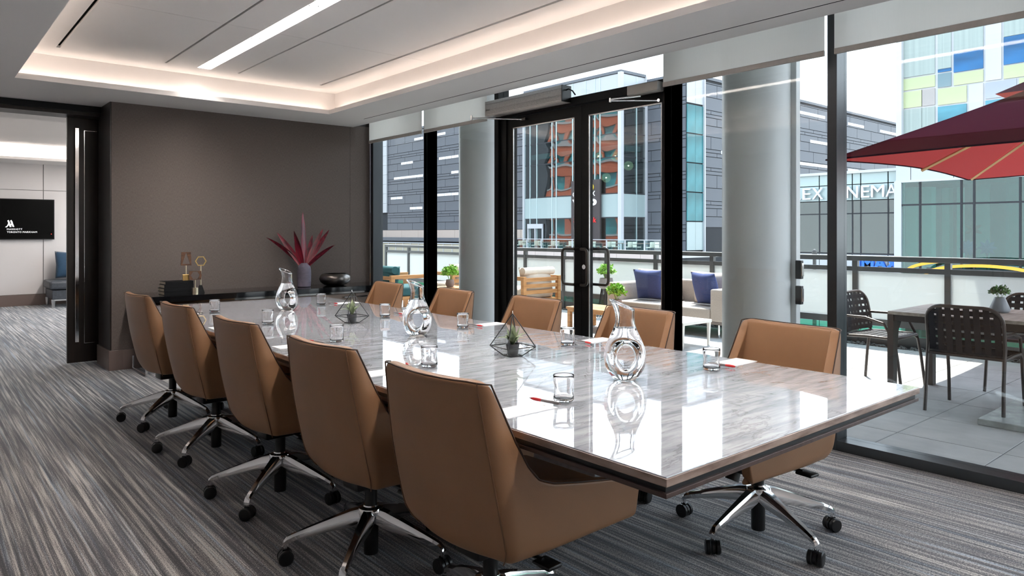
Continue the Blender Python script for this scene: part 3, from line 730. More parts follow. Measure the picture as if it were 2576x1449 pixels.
# ------------------------------------------------------------------ tableware
M_gl = mat('clear_glass', (1, 1, 1), 0, trans=1, ior=1.47, noise=((1, 1, 1), .001))
M_water = mat('water', (1, 1, 1), 0, trans=1, ior=1.33, noise=((1, 1, 1), .001))
def surface(f, lo, hi, h):
    """surface nets of f=0 on a regular grid, refined onto the surface"""
    ax = [np.arange(l, u+h, h) for l, u in zip(lo, hi)]
    X, Y, Z = np.meshgrid(*ax, indexing='ij'); F = f(X, Y, Z); n = F.shape
    S = F < 0
    cs = sum(S[i:n[0]-1+i, j:n[1]-1+j, k:n[2]-1+k].astype(int) for i in (0, 1) for j in (0, 1) for k in (0, 1))
    act = (cs > 0) & (cs < 8); idx = -np.ones(act.shape, int); idx[act] = np.arange(act.sum())
    ii = np.argwhere(act)
    P = np.stack([ax[a][ii[:, a]]+h/2 for a in range(3)], 1)
    e = h*.05
    for _ in range(6):
        v = f(P[:, 0], P[:, 1], P[:, 2])
        g = np.stack([(f(*(P+np.eye(3)[a]*e).T)-f(*(P-np.eye(3)[a]*e).T))/(2*e) for a in range(3)], 1)
        st = (v/np.maximum((g*g).sum(1), 1e-6))[:, None]*g
        ln = np.linalg.norm(st, axis=1, keepdims=True); st *= np.minimum(1, h*.8/np.maximum(ln, 1e-9))
        P = P-st
    Q = []
    for a in range(3):
        b, c = (a+1) % 3, (a+2) % 3
        sl0 = [slice(None)]*3; sl1 = [slice(None)]*3; sl0[a] = slice(0, -1); sl1[a] = slice(1, None)
        ch = S[tuple(sl0)] != S[tuple(sl1)]
        for q in np.argwhere(ch):
            if q[b] == 0 or q[c] == 0 or q[b] >= n[b]-1 or q[c] >= n[c]-1: continue
            def I(db, dc): t = q.copy(); t[b] += db; t[c] += dc; return idx[tuple(t)]
            f4 = [I(-1, -1), I(0, -1), I(0, 0), I(-1, 0)]
            if min(f4) < 0: continue
            Q.append(f4 if S[tuple(q)] else f4[::-1])
    return P, Q
ZR = np.array([0, .004, .012, .03, .055, .09, .125, .16, .19, .215, .235, .26, .285, .31, .34])
RR = np.array([.036, .043, .051, .066, .078, .083, .077, .063, .048, .0395, .0365, .0375, .042, .049, .060])
def smooth_r():
    z = np.linspace(0, .34, 341); r = np.interp(z, ZR, RR); k = np.ones(15)/15
    for _ in range(3): r2 = np.convolve(np.pad(r, 7, mode='edge'), k, 'valid'); r2[:12] = r[:12]; r = r2
    return z, r
ZS, RS = smooth_r()
def plane_z(x): return .286-.42*x
def carafe_f(off):
    def f(x, y, z):
        r = np.interp(z, ZS, RS); xo = -np.clip((z-.235)/.08, 0, 2)**2*.012
        fl = np.interp(z, [0, .05, .09, .16, .22, .3], [.92, .74, .70, .80, 1, 1])
        d = (np.sqrt((x-xo)**2+(y/fl)**2+1e-9)-r)*.9
        g = (np.sqrt(((x-.004)/.033)**2+((z-.092)/.041)**2+1e-9)-1)*.033-.010*(np.abs(y)/.05)**2
        a, b, k = d, -g, .014
        h = np.clip(.5+.5*(a-b)/k, 0, 1); s = b*(1-h)+a*h+k*h*(1-h)
        s = np.maximum(s, -z)
        return s-off
    return f
LEVEL = .202
def carafe_mesh():
    Po, Qo = surface(carafe_f(0), (-.1, -.075, -.006), (.1, .075, .336), .0042)
    Pi, Qi = surface(carafe_f(-.0045), (-.1, -.075, .19), (.1, .075, .336), .0042)
    bm = nb()
    def add(P, Q, flip, zmin=None):
        keep = {}
        P = P.copy(); pz = plane_z(P[:, 0]); above = P[:, 2] > pz
        for q in Q:
            if all(above[i] for i in q): continue
            if zmin is not None and all(P[i, 2] < zmin for i in q): continue
            for i in q: keep.setdefault(i, None)
        for i in keep:
            p = P[i].copy(); p[2] = min(p[2], pz[i])
            if zmin is not None: p[2] = max(p[2], zmin)
            keep[i] = bm.verts.new(p)
        for q in Q:
            if all(i in keep for i in q) and not all(above[i] for i in q) and (zmin is None or not all(P[i, 2] < zmin for i in q)):
                try: bm.faces.new([keep[i] for i in (q[::-1] if flip else q)])
                except ValueError: pass
    add(Po, Qo, False); add(Pi, Qi, True, LEVEL)
    return mesh('glass_body', bm, M_gl, 'all')
me_car = carafe_mesh()
rimp = []
for k in range(40):
    t = 2*PI*k/40; z = .29
    for _ in range(30):
        r = np.interp(z, ZS, RS)-.00225; xo = -max(0, (z-.235)/.08)**2*.012; x = xo+r*math.cos(t); z = .5*z+.5*plane_z(x)
    rimp.append((x, r*math.sin(t), z))
me_rim = mesh('rim', tube(nb(), rimp, .0030, 8, closed=True), M_gl, 'all', True)
rl = float(np.interp(LEVEL, ZS, RS))-.0042
fl = float(np.interp(LEVEL, [0, .05, .09, .16, .22, .3], [.92, .74, .70, .80, 1, 1]))
bm = nb(); vv = [bm.verts.new((rl*math.cos(2*PI*k/40), rl*fl*math.sin(2*PI*k/40), LEVEL)) for k in range(40)]; bm.faces.new(vv)
me_wat = mesh('water', bm, M_water)
CA = math.radians(-48)
for (x, y), lab in (((2.131, 1.825), 'glass water carafe with a ring hole, farthest from the dark fabric wall'), ((2.16, 3.345), 'glass water carafe with a ring hole between the two terrariums'), ((2.14, 5.065), 'glass water carafe with a ring hole, closest to the dark fabric wall')):
    o = thing('water_carafe', lab, 'carafe', (x, y, TBZ), CA, 'water carafes along the table')
    link('glass_body', me_car, o); link('rim', me_rim, o); link('water', me_wat, o)
# dimpled tumblers
def dimp(t, z):
    a = min(abs((t % (2*PI))-PI/2*1), abs((t % (2*PI))-PI*1.5))
    return 1-.26*math.exp(-(a/.42)**2)*math.exp(-((z-.040)/.017)**2)
def tumbler():
    bm = nb()
    pr = [(0, 0), (.030, 0), (.0345, .003)]+[(.036, z) for z in (.008, .014, .02, .025, .03, .035, .04, .045, .05, .055, .06, .066, .072, .08, .087)]+[(.0355, .089), (.0345, .0885)]
    pi = [(.0337, z) for z in (.08, .072, .066, .06, .055, .05, .045, .04, .035, .03, .025, .02, .014)]+[(.030, .010), (0, .009)]
    lathe(bm, pr+pi, 36, fn=dimp)
    return mesh('tumbler', bm, M_gl, 'all', True)
me_tum = tumbler()
M_red = mat('red_grip', (.55, .012, .015), .35, noise=((9, 9, 9), .08)); M_grey = mat('grey_barrel', (.20, .18, .18), .35, noise=((9, 9, 9), .08))
me_grip = mesh('grip', tube(nb(), [(-.064, 0, .0055), (-.052, 0, .0055), (-.035, 0, .0055), (-.018, 0, .0055)], [.003, .0052, .0057, .0048], 10), M_red, True)
me_bar = mesh('barrel', tube(nb(), [(-.018, 0, .0055), (.0, 0, .0055), (.052, 0, .0055), (.056, 0, .0055)], [.0046, .0050, .0045, .0035], 10), M_grey, True)
me_tip = mesh('tip', tube(nb(), [(-.073, 0, .0055), (-.064, 0, .0055)], [.0008, .003], 8), M_chrome, True)
me_clip = mesh('clip', box(nb(), .018, .056, -.0018, .0018, .0105, .012), M_chrome)
me_but = mesh('push_button', tube(nb(), [(.056, 0, .0055), (.067, 0, .0055)], .0023, 8), M_grey, True)
M_paper = mat('notepaper', (.80, .80, .82), .7, noise=((5, 5, 5), .01))
me_pad = mesh('notepad', box(nb(), -.105, .105, -.053, .053, 0, .0022), M_paper)
me_mono = text_mesh('M', .012, mat('print_grey', (.25, .24, .25), .7, noise=((5, 5, 5), .05)), .0001)
SEAT = {'aisle': [(1.701, 5.301), (1.732, 4.391), (1.722, 3.436), (1.705, 2.546), (1.705, 1.731)], 'window': [(2.513, 5.281), (2.481, 4.243), (2.55, 3.449), (2.567, 2.577), (2.561, 1.724)]}
PEN = {'aisle': [(1.592, 5.328), (1.613, 4.417), (1.623, 3.467), (1.623, 2.575), (1.632, 1.742)], 'window': [(2.614, 5.278), (2.628, 4.315), (2.652, 3.457), (2.672, 2.568), (2.655, 1.736)]}
for sd_ in ('aisle', 'window'):
    for k in range(5):
        pl = '%s seat %s' % (sd_, ORD[k].replace('closest to', 'nearest').replace('farthest from', 'farthest off').replace('middle one of five', 'in the middle of its row'))
        gx, gy = SEAT[sd_][k]
        o = tag(link('water_glass', me_tum, None, (gx, gy, TBZ), (0, 0, .7 if sd_ == 'aisle' else .75)), 'clear dimpled water glass at the %s' % pl, 'glass', 'water glasses on the table')
        px_, py_ = PEN[sd_][k]; s = 1 if sd_ == 'aisle' else -1
        # pad: long side across the table, its inner end just beyond the pen
        ox = px_-s*.118
        pad = thing('notepad', 'white paper notepad at the %s' % pl, 'notepad', (ox, py_+s*-.018, TBZ), 0 if s > 0 else PI, 'notepads on the table')
        link('sheet_block', me_pad, pad); set_rot(link('monogram', me_mono, pad, (.085, .0, .0023)), Euler((0, 0, -PI/2)))
        pen = thing('ballpoint_pen', 'red and grey ballpoint pen at the %s' % pl, 'pen', (px_, py_, TBZ+(.0 if abs(px_-ox) > .16 else .0024)), (-PI/2 if s > 0 else PI/2)+[.3, -.12, .25, -.35, .14][k]*(1 if s > 0 else .4), 'pens on the table')
        for nm, me in (('grip', me_grip), ('barrel', me_bar), ('tip', me_tip), ('clip', me_clip), ('push_button', me_but)): link(nm, me, pen)
# geometric terrariums with a succulent in a pot
M_wire = mat('black_wire', (.008, .008, .008), .4, noise=((9, 9, 9), .1))
M_pane2 = pane_mat('terrarium_glass', (.97, .985, .98), .7)
M_pot = mat('charcoal_pot', (.035, .035, .038), .5, noise=((20, 20, 20), .15))
M_succ = ramp_mat('succulent_green', (30, 30, 12), [(.3, (.10, .15, .07)), (.7, (.36, .40, .24))], .5)
def terrarium(x, y, rz, label, seed):
    o = thing('glass_terrarium', label, 'terrarium', (x, y, TBZ), rz, 'terrariums along the table')
    R1, R0, zm, zt = .108, .047, .045, .196
    A = Vector((0, 0, zt)); Mi = [Vector((R1*math.cos(k*PI/2), R1*math.sin(k*PI/2), zm)) for k in range(4)]; Bo = [Vector((R0*math.cos(k*PI/2), R0*math.sin(k*PI/2), .003)) for k in range(4)]
    es = []
    for k in range(4): es += [(A, Mi[k]), (Mi[k], Mi[(k+1) % 4]), (Mi[k], Bo[k]), (Bo[k], Bo[(k+1) % 4])]
    for a, b in es: obj('edge_bar', tube(nb(), [a, b], .0024, 6), M_wire, o)
    for k in range(4):
        j = (k+1) % 4
        for pts in ([A, Mi[k], Mi[j]], [Mi[k], Bo[k], Bo[j], Mi[j]]):
            if k == 2 and len(pts) == 3: continue
            bm = nb(); bm.faces.new([bm.verts.new(p) for p in pts]); obj('pane', bm, M_pane2, o)
    bm = nb(); bm.faces.new([bm.verts.new(p) for p in Bo]); obj('floor_pane', bm, M_pane2, o)
    obj('hanging_loop', tube(nb(), [(.007*math.cos(t), 0, zt+.006+.007*math.sin(t)) for t in [k*PI/6 for k in range(12)]], .0009, 5, closed=True), M_chrome, o, True)
    pot = thing('potted_succulent', 'grey green succulent in a charcoal pot inside the terrarium '+label.split('one ')[1], 'plant', (x, y, TBZ+.004), rz, 'succulents in the terrariums')
    obj('pot', lathe(nb(), [(0, 0), (.024, 0), (.033, .052), (.030, .052), (.028, .046), (0, .046)], 20), M_pot, pot, True)
    rnd = random.Random(seed)
    for k in range(13):
        L = rnd.uniform(.07, .10) if k < 8 else rnd.uniform(.075, .105); be = rnd.uniform(1.2, 2.1) if k < 8 else rnd.uniform(.2, .55)
        bm = leaf(nb(), L, rnd.uniform(.022, .03), be, 7, .35)
        obj('leaf', bm, M_succ, pot, 'all', loc=(0, 0, .046), rot=(0, rnd.uniform(.0, .15), k*2.4+rnd.uniform(-.2, .2)))
terrarium(2.148, 2.517, math.radians(38), 'black framed glass terrarium, the one farther from the fabric wall', 3)
terrarium(2.16, 4.10, math.radians(48), 'black framed glass terrarium, the one closer to the fabric wall', 5)

# ------------------------------------------------------------------ credenza at the fabric wall
M_gloss = mat('black_gloss_top', (.006, .006, .007), .06, coat=.5, noise=((2, 2, 2), .1))
M_cred = mat('bronze_door', (.16, .12, .10), .30, metal=.5, noise=((3, 3, 3), .1))
M_mirror = mat('smoked_mirror', (.28, .26, .24), .06, metal=1, noise=((3, 3, 3), .1))
CX0, CX1, CY0, CZT = 1.66, 4.27, 7.14, .73
o = thing('credenza', 'low black gloss topped credenza with bronze doors and chrome handles along the fabric wall', 'cabinet', ((CX0+CX1)/2, 7.41, 0))
hx2 = (CX1-CX0)/2
bx('top', M_gloss, o, -hx2, hx2, CY0-7.41, .285, CZT-.055, CZT, bevel=.002)
bx('mirror_band', M_mirror, o, -hx2+.02, hx2-.02, CY0-7.41+.015, .27, CZT-.075, CZT-.055)
bx('carcass', M_cred, o, -hx2+.06, hx2-.03, CY0-7.41+.05, .28, .13, CZT-.075)
nd = 6
for k in range(nd):
    x0 = -hx2+.06+k*(CX1-CX0-.09)/nd; x1 = x0+(CX1-CX0-.09)/nd-.006
    d = bx('door', M_cred, o, x0, x1, CY0-7.41+.03, CY0-7.41+.05, .135, CZT-.08, bevel=.002)
    xh = x1-.14 if k % 2 == 0 else x0+.02
    obj('handle', tube(nb(), [(xh, CY0-7.41+.03, CZT-.115), (xh, CY0-7.41+.005, CZT-.115), (xh+.115, CY0-7.41+.005, CZT-.115), (xh+.115, CY0-7.41+.03, CZT-.115)], .007, 8), M_chrome, d, True)
for s in (-1, 1):
    xl = s*(hx2-.03)
    obj('sled_leg', tube(nb(), [(xl, -.25, .13), (xl, -.25, .008), (xl, .25, .008), (xl, .25, .13)], .009, 6), M_chrome, o)
ZC = CZT
def cred(px, py): return on_z(px, py, ZC)
# stack of black books
bxy = (1.99, 7.33); rzb = .04; z = ZC
M_cover = mat('black_cloth_cover', (.004, .004, .0045), .6, spec=.2, noise=((60, 60, 60), .2)); M_pages = mat('page_edges', (.62, .53, .42), .8, noise=((2, 2, 200), .15))
for k, (w_, d_, h_) in enumerate(((.262, .175, .033), (.268, .18, .032), (.266, .175, .034), (.255, .17, .030))):
    o = thing('book', 'black cloth bound book, %s of the stack on the credenza' % ['bottom one', 'second from the bottom', 'third from the bottom', 'topmost'][k], 'book', (bxy[0]+[.0, -.002, .004, .006][k], bxy[1], z), rzb+[.0, .02, -.01, .02][k], 'stack of black books')
    bx('cover', M_cover, o, -w_/2, w_/2, -d_/2, d_/2, 0, .003); bx('cover', M_cover, o, -w_/2, w_/2, -d_/2, d_/2, h_-.003, h_)
    bx('spine', M_cover, o, -w_/2, w_/2, -d_/2, -d_/2+.004, .003, h_-.003, bevel=.001)
    bx('page_block', M_pages, o, -w_/2+.006, w_/2-.006, -d_/2+.004, d_/2-.005, .003, h_-.003)
    z += h_
M_brass = mat('brushed_brass', (.62, .42, .16), .28, metal=1, noise=((30, 30, 30), .15)); M_pbrass = mat('pale_brass', (.72, .62, .45), .3, metal=1, noise=((4, 4, 60), .1))
M_wal2 = ramp_mat('walnut_block', (12, 12, 50), [(.3, (.05, .02, .010)), (.7, (.15, .065, .03))], .45)
def hexa(r, c, sx=1): return [(c[0]+sx*r*math.cos(k*PI/3), c[1]+r*math.sin(k*PI/3)) for k in range(6)]
# on the books: walnut block with a triangle window
o = thing('desk_sculpture', 'walnut rectangle with a triangular cutout on a brass cube, standing on the books', 'sculpture', (on_Y(468, 700, 7.335)[0], 7.335, z), -.17)
bx('cube_base', M_brass, o, -.031, .031, -.031, .031, 0, .058, bevel=.002)
obj('stem', cyl(nb(), (0, 0, .058), (0, 0, .145), .006, n=10), M_pbrass, o, True)
bm = nb(); rr = [(-.047, .145), (.047, .145), (.042, .275), (-.042, .275)]; tr = [(-.034, .16), (.036, .16), (.002, .268), (-.002, .268)]
ringprism(bm, rr, tr, -.011, .011, 'y'); obj('walnut_frame', bm, M_wal2, o)
o = thing('desk_sculpture', 'walnut square with a hexagon cutout on a silver drum, beside the books', 'sculpture', (on_Y(491, 700, 7.24)[0], 7.24, ZC), -.17)
obj('drum_base', lathe(nb(), [(0, 0), (.031, 0), (.031, .062), (0, .062)], 28), M_pbrass, o, True)
obj('stem', cyl(nb(), (0, 0, .06), (0, 0, .135), .006, n=10), M_pbrass, o, True)
hx_ = hexa(.041, (0, .18)); sq = [(.055, .18), (.052, .222), (-.052, .222), (-.055, .18), (-.052, .138), (.052, .138)]
bm = nb(); ringprism(bm, sq, hx_, -.010, .010, 'y'); obj('walnut_frame', bm, M_wal2, o)
o = thing('desk_sculpture', 'open brass hexagon on a tall stem with a black pyramid foot', 'sculpture', (on_Y(505, 700, 7.36)[0], 7.36, ZC), -.17)
bm = nb(); v0 = [(-.033, -.033, 0), (.033, -.033, 0), (.033, .033, 0), (-.033, .033, 0)]; V0 = [bm.verts.new(p) for p in v0]; V1 = [bm.verts.new((p[0]*.35, p[1]*.35, .075)) for p in v0]
for k in range(4): bm.faces.new((V0[k], V0[(k+1) % 4], V1[(k+1) % 4], V1[k]))
bm.faces.new(V0[::-1]); bm.faces.new(V1); obj('pyramid_foot', bm, M_cover, o)
obj('stem', cyl(nb(), (0, 0, .075), (0, 0, .27), .006, n=10), M_pbrass, o, True)
bm = nb(); ringprism(bm, hexa(.053, (0, .312)), hexa(.043, (0, .312)), -.012, .012, 'y'); obj('brass_hexagon', bm, M_brass, o)
# ribbed vase with red leaves
vx, vy = on_z(765, 713, ZC)
vx, vy = on_Y(765, 700, 7.42)[0], 7.42
o = thing('leaf_vase', 'matt purple grey ribbed vase holding dark red leaves on the credenza', 'vase', (vx, vy, ZC))
prof = [(0, 0), (.062, 0), (.070, .006), (.0735, .06)]
zz = .066
while zz < .225:
    r = .0735+.001*math.sin(PI*(zz-.06)/.16)
    if zz > .17: r = .0735*math.sqrt(max(0, 1-((zz-.17)/.108)**2))**.8
    prof += [(r, zz), (r-.0022, zz+.004)]; zz += .008
prof += [(.045, .245), (.032, .258), (.030, .262), (.026, .260), (.026, .2), (0, .2)]
obj('vase_body', lathe(nb(), prof, 48, fn=lambda t, z: 1+.012*math.cos(24*t)*(1 if .06 < z < .21 else 0)), mat('purple_grey_ceramic', (.17, .15, .20), .6, noise=((30, 30, 30), .08)), o, True)
M_rleaf = ramp_mat('red_leaf', (60, 60, 4), [(.35, (.045, .003, .010)), (.6, (.22, .010, .028)), (.8, (.36, .03, .06))], .35)
VIEW = Vector((FX-.3*FY, FY+.3*FX, 0)).normalized(); RIGHT = Vector((VIEW.y, -VIEW.x, 0))
for L, W, be, lean, side_, tw in ((.45, .075, .12, .05, .03, .2), (.36, .055, .35, .55, -.60, .1), (.38, .055, .75, .62, -.55, .5), (.31, .07, .2, .18, -.20, .3), (.24, .06, .1, .26, -.28, .2), (.36, .055, .25, .42, .55, .3), (.39, .05, .5, .5, .62, .2), (.31, .045, .7, .7, .65, .1), (.29, .05, .3, .3, .35, .6)):
    bm = leaf(nb(), L*1.42, W*1.15, be, 9, .22)
    ln = obj('leaf', bm, M_rleaf, o, 'all')
    d = RIGHT if side_ > 0 else -RIGHT
    yaw = math.atan2(d.y, d.x)+tw*(1 if side_ > 0 else -1)+(PI/3 if abs(side_) < .1 else 0)
    ln.location = (.004*d.x, .004*d.y, .19); ln.rotation_euler = (Matrix.Rotation(yaw, 3, 'Z') @ Matrix.Rotation(lean, 3, 'Y') @ Matrix.Rotation(1.15*(1 if tw > .15 else -1), 3, 'Z')).to_euler()
o = thing('metal_bowl', 'wide dark burnished metal bowl with a turned in rim on the credenza', 'bowl', (on_Y(843, 700, 7.42)[0], 7.42, ZC))
obj('bowl_body', lathe(nb(), [(0, 0), (.085, 0), (.12, .012), (.155, .04), (.168, .075), (.160, .105), (.140, .128), (.122, .135), (.118, .132), (.135, .118), (.15, .08), (.13, .04), (.08, .015), (0, .012)], 40), mat('burnished_metal', (.26, .235, .22), .30, metal=1, noise=((5, 5, 12), .6)), o, True, scale=(1.05, 1, 1))
# ------------------------------------------------------------------ patio
M_tile = mat('grey_paver', (.42, .415, .405), .75, noise=((4, 4, 4), .12), bump=(120, .08))
M_gravel = ramp_mat('river_gravel', (60, 60, 60), [(.35, (.03, .03, .03)), (.6, (.16, .16, .15))], .7)
RX = 8.80
pf = sbox('floor_patio', mat('paver_bed', (.05, .05, .05), .9, noise=((5, 5, 5), .2)), 4.45, 9.0, -2.2, 15.8, -.3, -.012)
me_t = mesh('paver', box(nb(), -.297, .297, -.297, .297, -.012, .0, bevel=.002, seg=1), M_tile)
for i in range(7):
    for j in range(28):
        tag(link('paver', me_t, pf, (4.70+.6*i, -1.36+.6*j, 0)), kind='structure')
bm = nb(); rnd = random.Random(4)
for _ in range(2600):
    c = (rnd.uniform(8.60, 8.735), rnd.uniform(-1.5, 15), rnd.uniform(-.012, .012)); s = rnd.uniform(.01, .022)
    bmesh.ops.create_icosphere(bm, subdivisions=1, radius=s, matrix=Matrix.Translation(c) @ Matrix.Diagonal((1, rnd.uniform(.7, 1.5), .6, 1)))
tag(obj('gravel', bm, M_gravel), 'strip of dark river gravel along the foot of the railing', 'gravel', kind='stuff')
# railing
M_rail = mat('railing_bronze', (.075, .078, .078), .35, metal=.4, noise=((3, 3, 3), .08))
M_screen = cloth_translucent('frosted_screen', (.78, .80, .79), .45)
M_green = pane_mat('green_glass', (.35, .75, .60), .8)
rl = thing('balcony_railing', 'dark metal balcony railing with frosted white infill panels', 'railing', (RX, 6.5, 0))
PY = [2.486*RX/7.6+1.0085*k for k in range(-5, 13)]
bx('top_rail', M_rail, rl, -.05, .05, PY[0]-6.5, PY[-1]-6.5, .985, 1.04, bevel=.004)
bx('rail_cap', mat('pale_rail_cap', (.55, .55, .54), .3, metal=.4, noise=((3, 3, 3), .04)), rl, -.052, .052, PY[0]-6.5, PY[-1]-6.5, 1.04, 1.046)
bx('mid_rail', M_rail, rl, -.025, .025, PY[0]-6.5, PY[-1]-6.5, .86, .915)
bx('bottom_rail', M_rail, rl, -.025, .025, PY[0]-6.5, PY[-1]-6.5, .22, .30)
me_p = mesh('post', box(nb(), -.03, .03, -.03, .03, -.012, .985), M_rail)
me_s = mesh('infill_panel', box(nb(), -.004, .004, -.47, .47, .305, .855), M_screen)
me_g = mesh('toe_glass', box(nb(), -.004, .004, -.47, .47, .13, .215), M_green)
me_k = mesh('toe_board', box(nb(), -.012, .012, -.47, .47, -.01, .13), M_rail)
for k, y in enumerate(PY):
    link('post', me_p, rl, (0, y-6.5, 0))
    if k < len(PY)-1:
        ym = y+.504-6.5
        link('infill_panel', me_s, rl, (0, ym, 0)); link('toe_glass', me_g, rl, (0, ym, 0)); link('toe_board', me_k, rl, (0, ym, 0))
# columns outside the glass
M_col = mat('column_paint', (.66, .68, .69), .42, noise=((1.5, 1.5, .6), .03))
def column(px, label):
    r = ray(px); y = 4.9*r[1]/r[0]
    o = thing('round_column', label, 'column', (4.9, y, 0))
    obj('shaft', lathe(nb(), [(.25, .0), (.25, 3.8)], 64), M_col, o, 'all')
    return o, y
column(1211, 'round pale column just outside the glass near the fabric wall')
o, cy = column(1903, 'round pale column outside the glass right of the double door')
cc = Vector((4.9, cy, 0))
# slim post with door buttons next to the second column
o = thing('button_post', 'slim pale post with two black door buttons beside the round column', 'post', (4.99, cy-.262, 0))
bx('post', M_col, o, -.03, .03, -.022, .022, 0, 3.8, bevel=.004)
for z in (.985, .80):
    b = obj('door_button', box(nb(), -.045, -.008, -.045-.022, -.02, z, z+.135, bevel=.005), M_blackpl, o)
    bx('push_plate', M_chrome, b, -.04, -.014, -.072, -.066, z+.02, z+.115)

# ------------------------------------------------------------------ woven patio chairs and table
M_pf = mat('bronze_tube', (.075, .06, .055), .4, metal=.3, noise=((6, 6, 6), .1))
M_strap = mat('black_strap', (.016, .015, .020), .7, noise=((90, 90, 90), .2))
def patio_chair():
    o = thing('patio_chair', 'x', 'chair')
    hw, r = .245, .0125
    def xb(z): return -.205-.16*max(0, z-.44)-.05*max(0, (z-.6))
    def cv(y): return .035*(y/hw)**2                       # back wraps a little around the sitter
    def bp(y, z): return (xb(z)+cv(y), y, z)
    # back hoop
    pts = [(-.235, -hw-.005, 0), (-.215, -hw, .25), (-.195, -hw, .42)]
    zt, rc = .79, .11
    pts += [bp(-hw, z) for z in (.5, .58, zt-rc)]
    for k in range(1, 7): t = k/6*PI/2; pts.append(bp(-hw+rc-rc*math.cos(t), zt-rc+rc*math.sin(t)))
    pts += [bp(y, zt) for y in (-.08, 0, .08)]
    full = pts+[(p[0], -p[1], p[2]) for p in pts[:-3][::-1]]
    obj('back_hoop', tube(nb(), full, r, 8), M_pf, o, True)
    for s in (-1, 1):
        obj('front_leg', tube(nb(), [(.27, s*(hw+.005), 0), (.24, s*hw, .25), (.215, s*hw, .40), (.17, s*hw, .437), (.0, s*hw, .44), (-.195, s*hw, .43)], r, 8), M_pf, o, True)
        obj('armless_rail', tube(nb(), [bp(s*hw, .60), (-.02, s*(hw+.01), .60), (.13, s*(hw+.01), .56), (.215, s*hw, .40)], r*.9, 8), M_pf, o, True)
    obj('seat_front', tube(nb(), [(.19, -hw, .437), (.22, -.2, .437), (.225, 0, .437), (.22, .2, .437), (.19, hw, .437)], r, 8), M_pf, o, True)
    obj('seat_rear', tube(nb(), [(-.195, -hw, .43), (-.195, hw, .43)], r*.8, 8), M_pf, o, True)
    for k in range(8):                                     # upright straps run down the back and over the seat
        y = -hw+.036+k*(2*hw-.072)/7
        obj('strap', ribbon(nb(), [bp(y, z) for z in (zt-(.03 if k in (0, 7) else .004), .72, .64, .56, .49, .455)], .041, (0, 1, 0)), M_strap, o)
        obj('strap', ribbon(nb(), [(x, y, .443-.008*math.sin(PI*(x+.2)/.42)) for x in (-.19, -.1, 0, .1, .215)], .041, (0, 1, 0)), M_strap, o)
    for k in range(6):
        z = .475+k*.054
        yy = hw if z < .70 else hw-.03
        obj('strap', ribbon(nb(), [(bp(y, z)[0]+.004, y, z) for y in [yy*q for q in (-1, -.6, -.2, .2, .6, 1)]], .037, (0, 0, 1)), M_strap, o)
    for k in range(7):
        x = -.165+k*.058
        obj('strap', ribbon(nb(), [(x, y, .4395) for y in (-hw, -.1, .1, hw)], .046, (1, 0, 0)), M_strap, o)
    return o
pc = patio_chair()
for k, (x, y, rz, lab) in enumerate(((6.02, 1.80, 0, 'woven black strap patio chair with its back to the window wall'), (6.50, 2.66, -PI/2, 'woven black strap patio chair at the head of the patio table'), (7.12, 1.72, PI, 'woven black strap patio chair across the patio table, facing the window wall'))):
    c = pc if k == 0 else tree(pc)
    c.location = (x, y, 0); c.rotation_euler = (0, 0, rz); c['label'] = lab; c['group'] = 'woven patio chairs'
M_teak2 = ramp_mat('weathered_top', (2, 30, 30), [(.3, (.34, .28, .23)), (.7, (.55, .48, .42))], .55)
o = thing('patio_table', 'rectangular patio table with a slatted weathered top and dark rounded legs', 'table', (6.40, 1.55, 0))
TZP = .70
for k in range(5):
    bx('top_plank', M_teak2, o, -.45+.001+k*.18, -.45+.179+k*.18, -.83, .83, TZP-.025, TZP, bevel=.002)
bx('apron', M_pf, o, -.44, .44, -.82, .82, TZP-.075, TZP-.025)
for sx in (-1, 1):
    for sy in (-1, 1):
        bm = nb(); prism(bm, [(0, 0), (.072, 0), (.085, .42), (.11, .55), (.16, .61), (.24, .63), (.24, .675), (0, .675)], -.022, .022, 'y')
        for v in bm.verts: v.co = Vector((sx*(.45-v.co.x), sy*(.81+v.co.y-.0), v.co.z))
        obj('leg', bm, M_pf, o, fix=True)
o = thing('table_planter', 'small grey ceramic planter with a green moss tuft on the patio table', 'planter', (*on_z(2515, 786, TZP), TZP))
obj('pot', lathe(nb(), [(0, 0), (.055, 0), (.068, .012), (.070, .03), (.036, .115), (.034, .118), (.028, .112), (.03, .08), (0, .08)], 24), mat('blue_grey_ceramic', (.22, .24, .27), .4, noise=((9, 9, 9), .08)), o, True)
tag(obj('foliage', foliage(nb(), .068, .095, 520, .026, 11), mat('moss_green', (.055, .16, .02), .6, noise=((60, 60, 60), .4)), o, loc=(0, 0, .108)), kind='stuff')
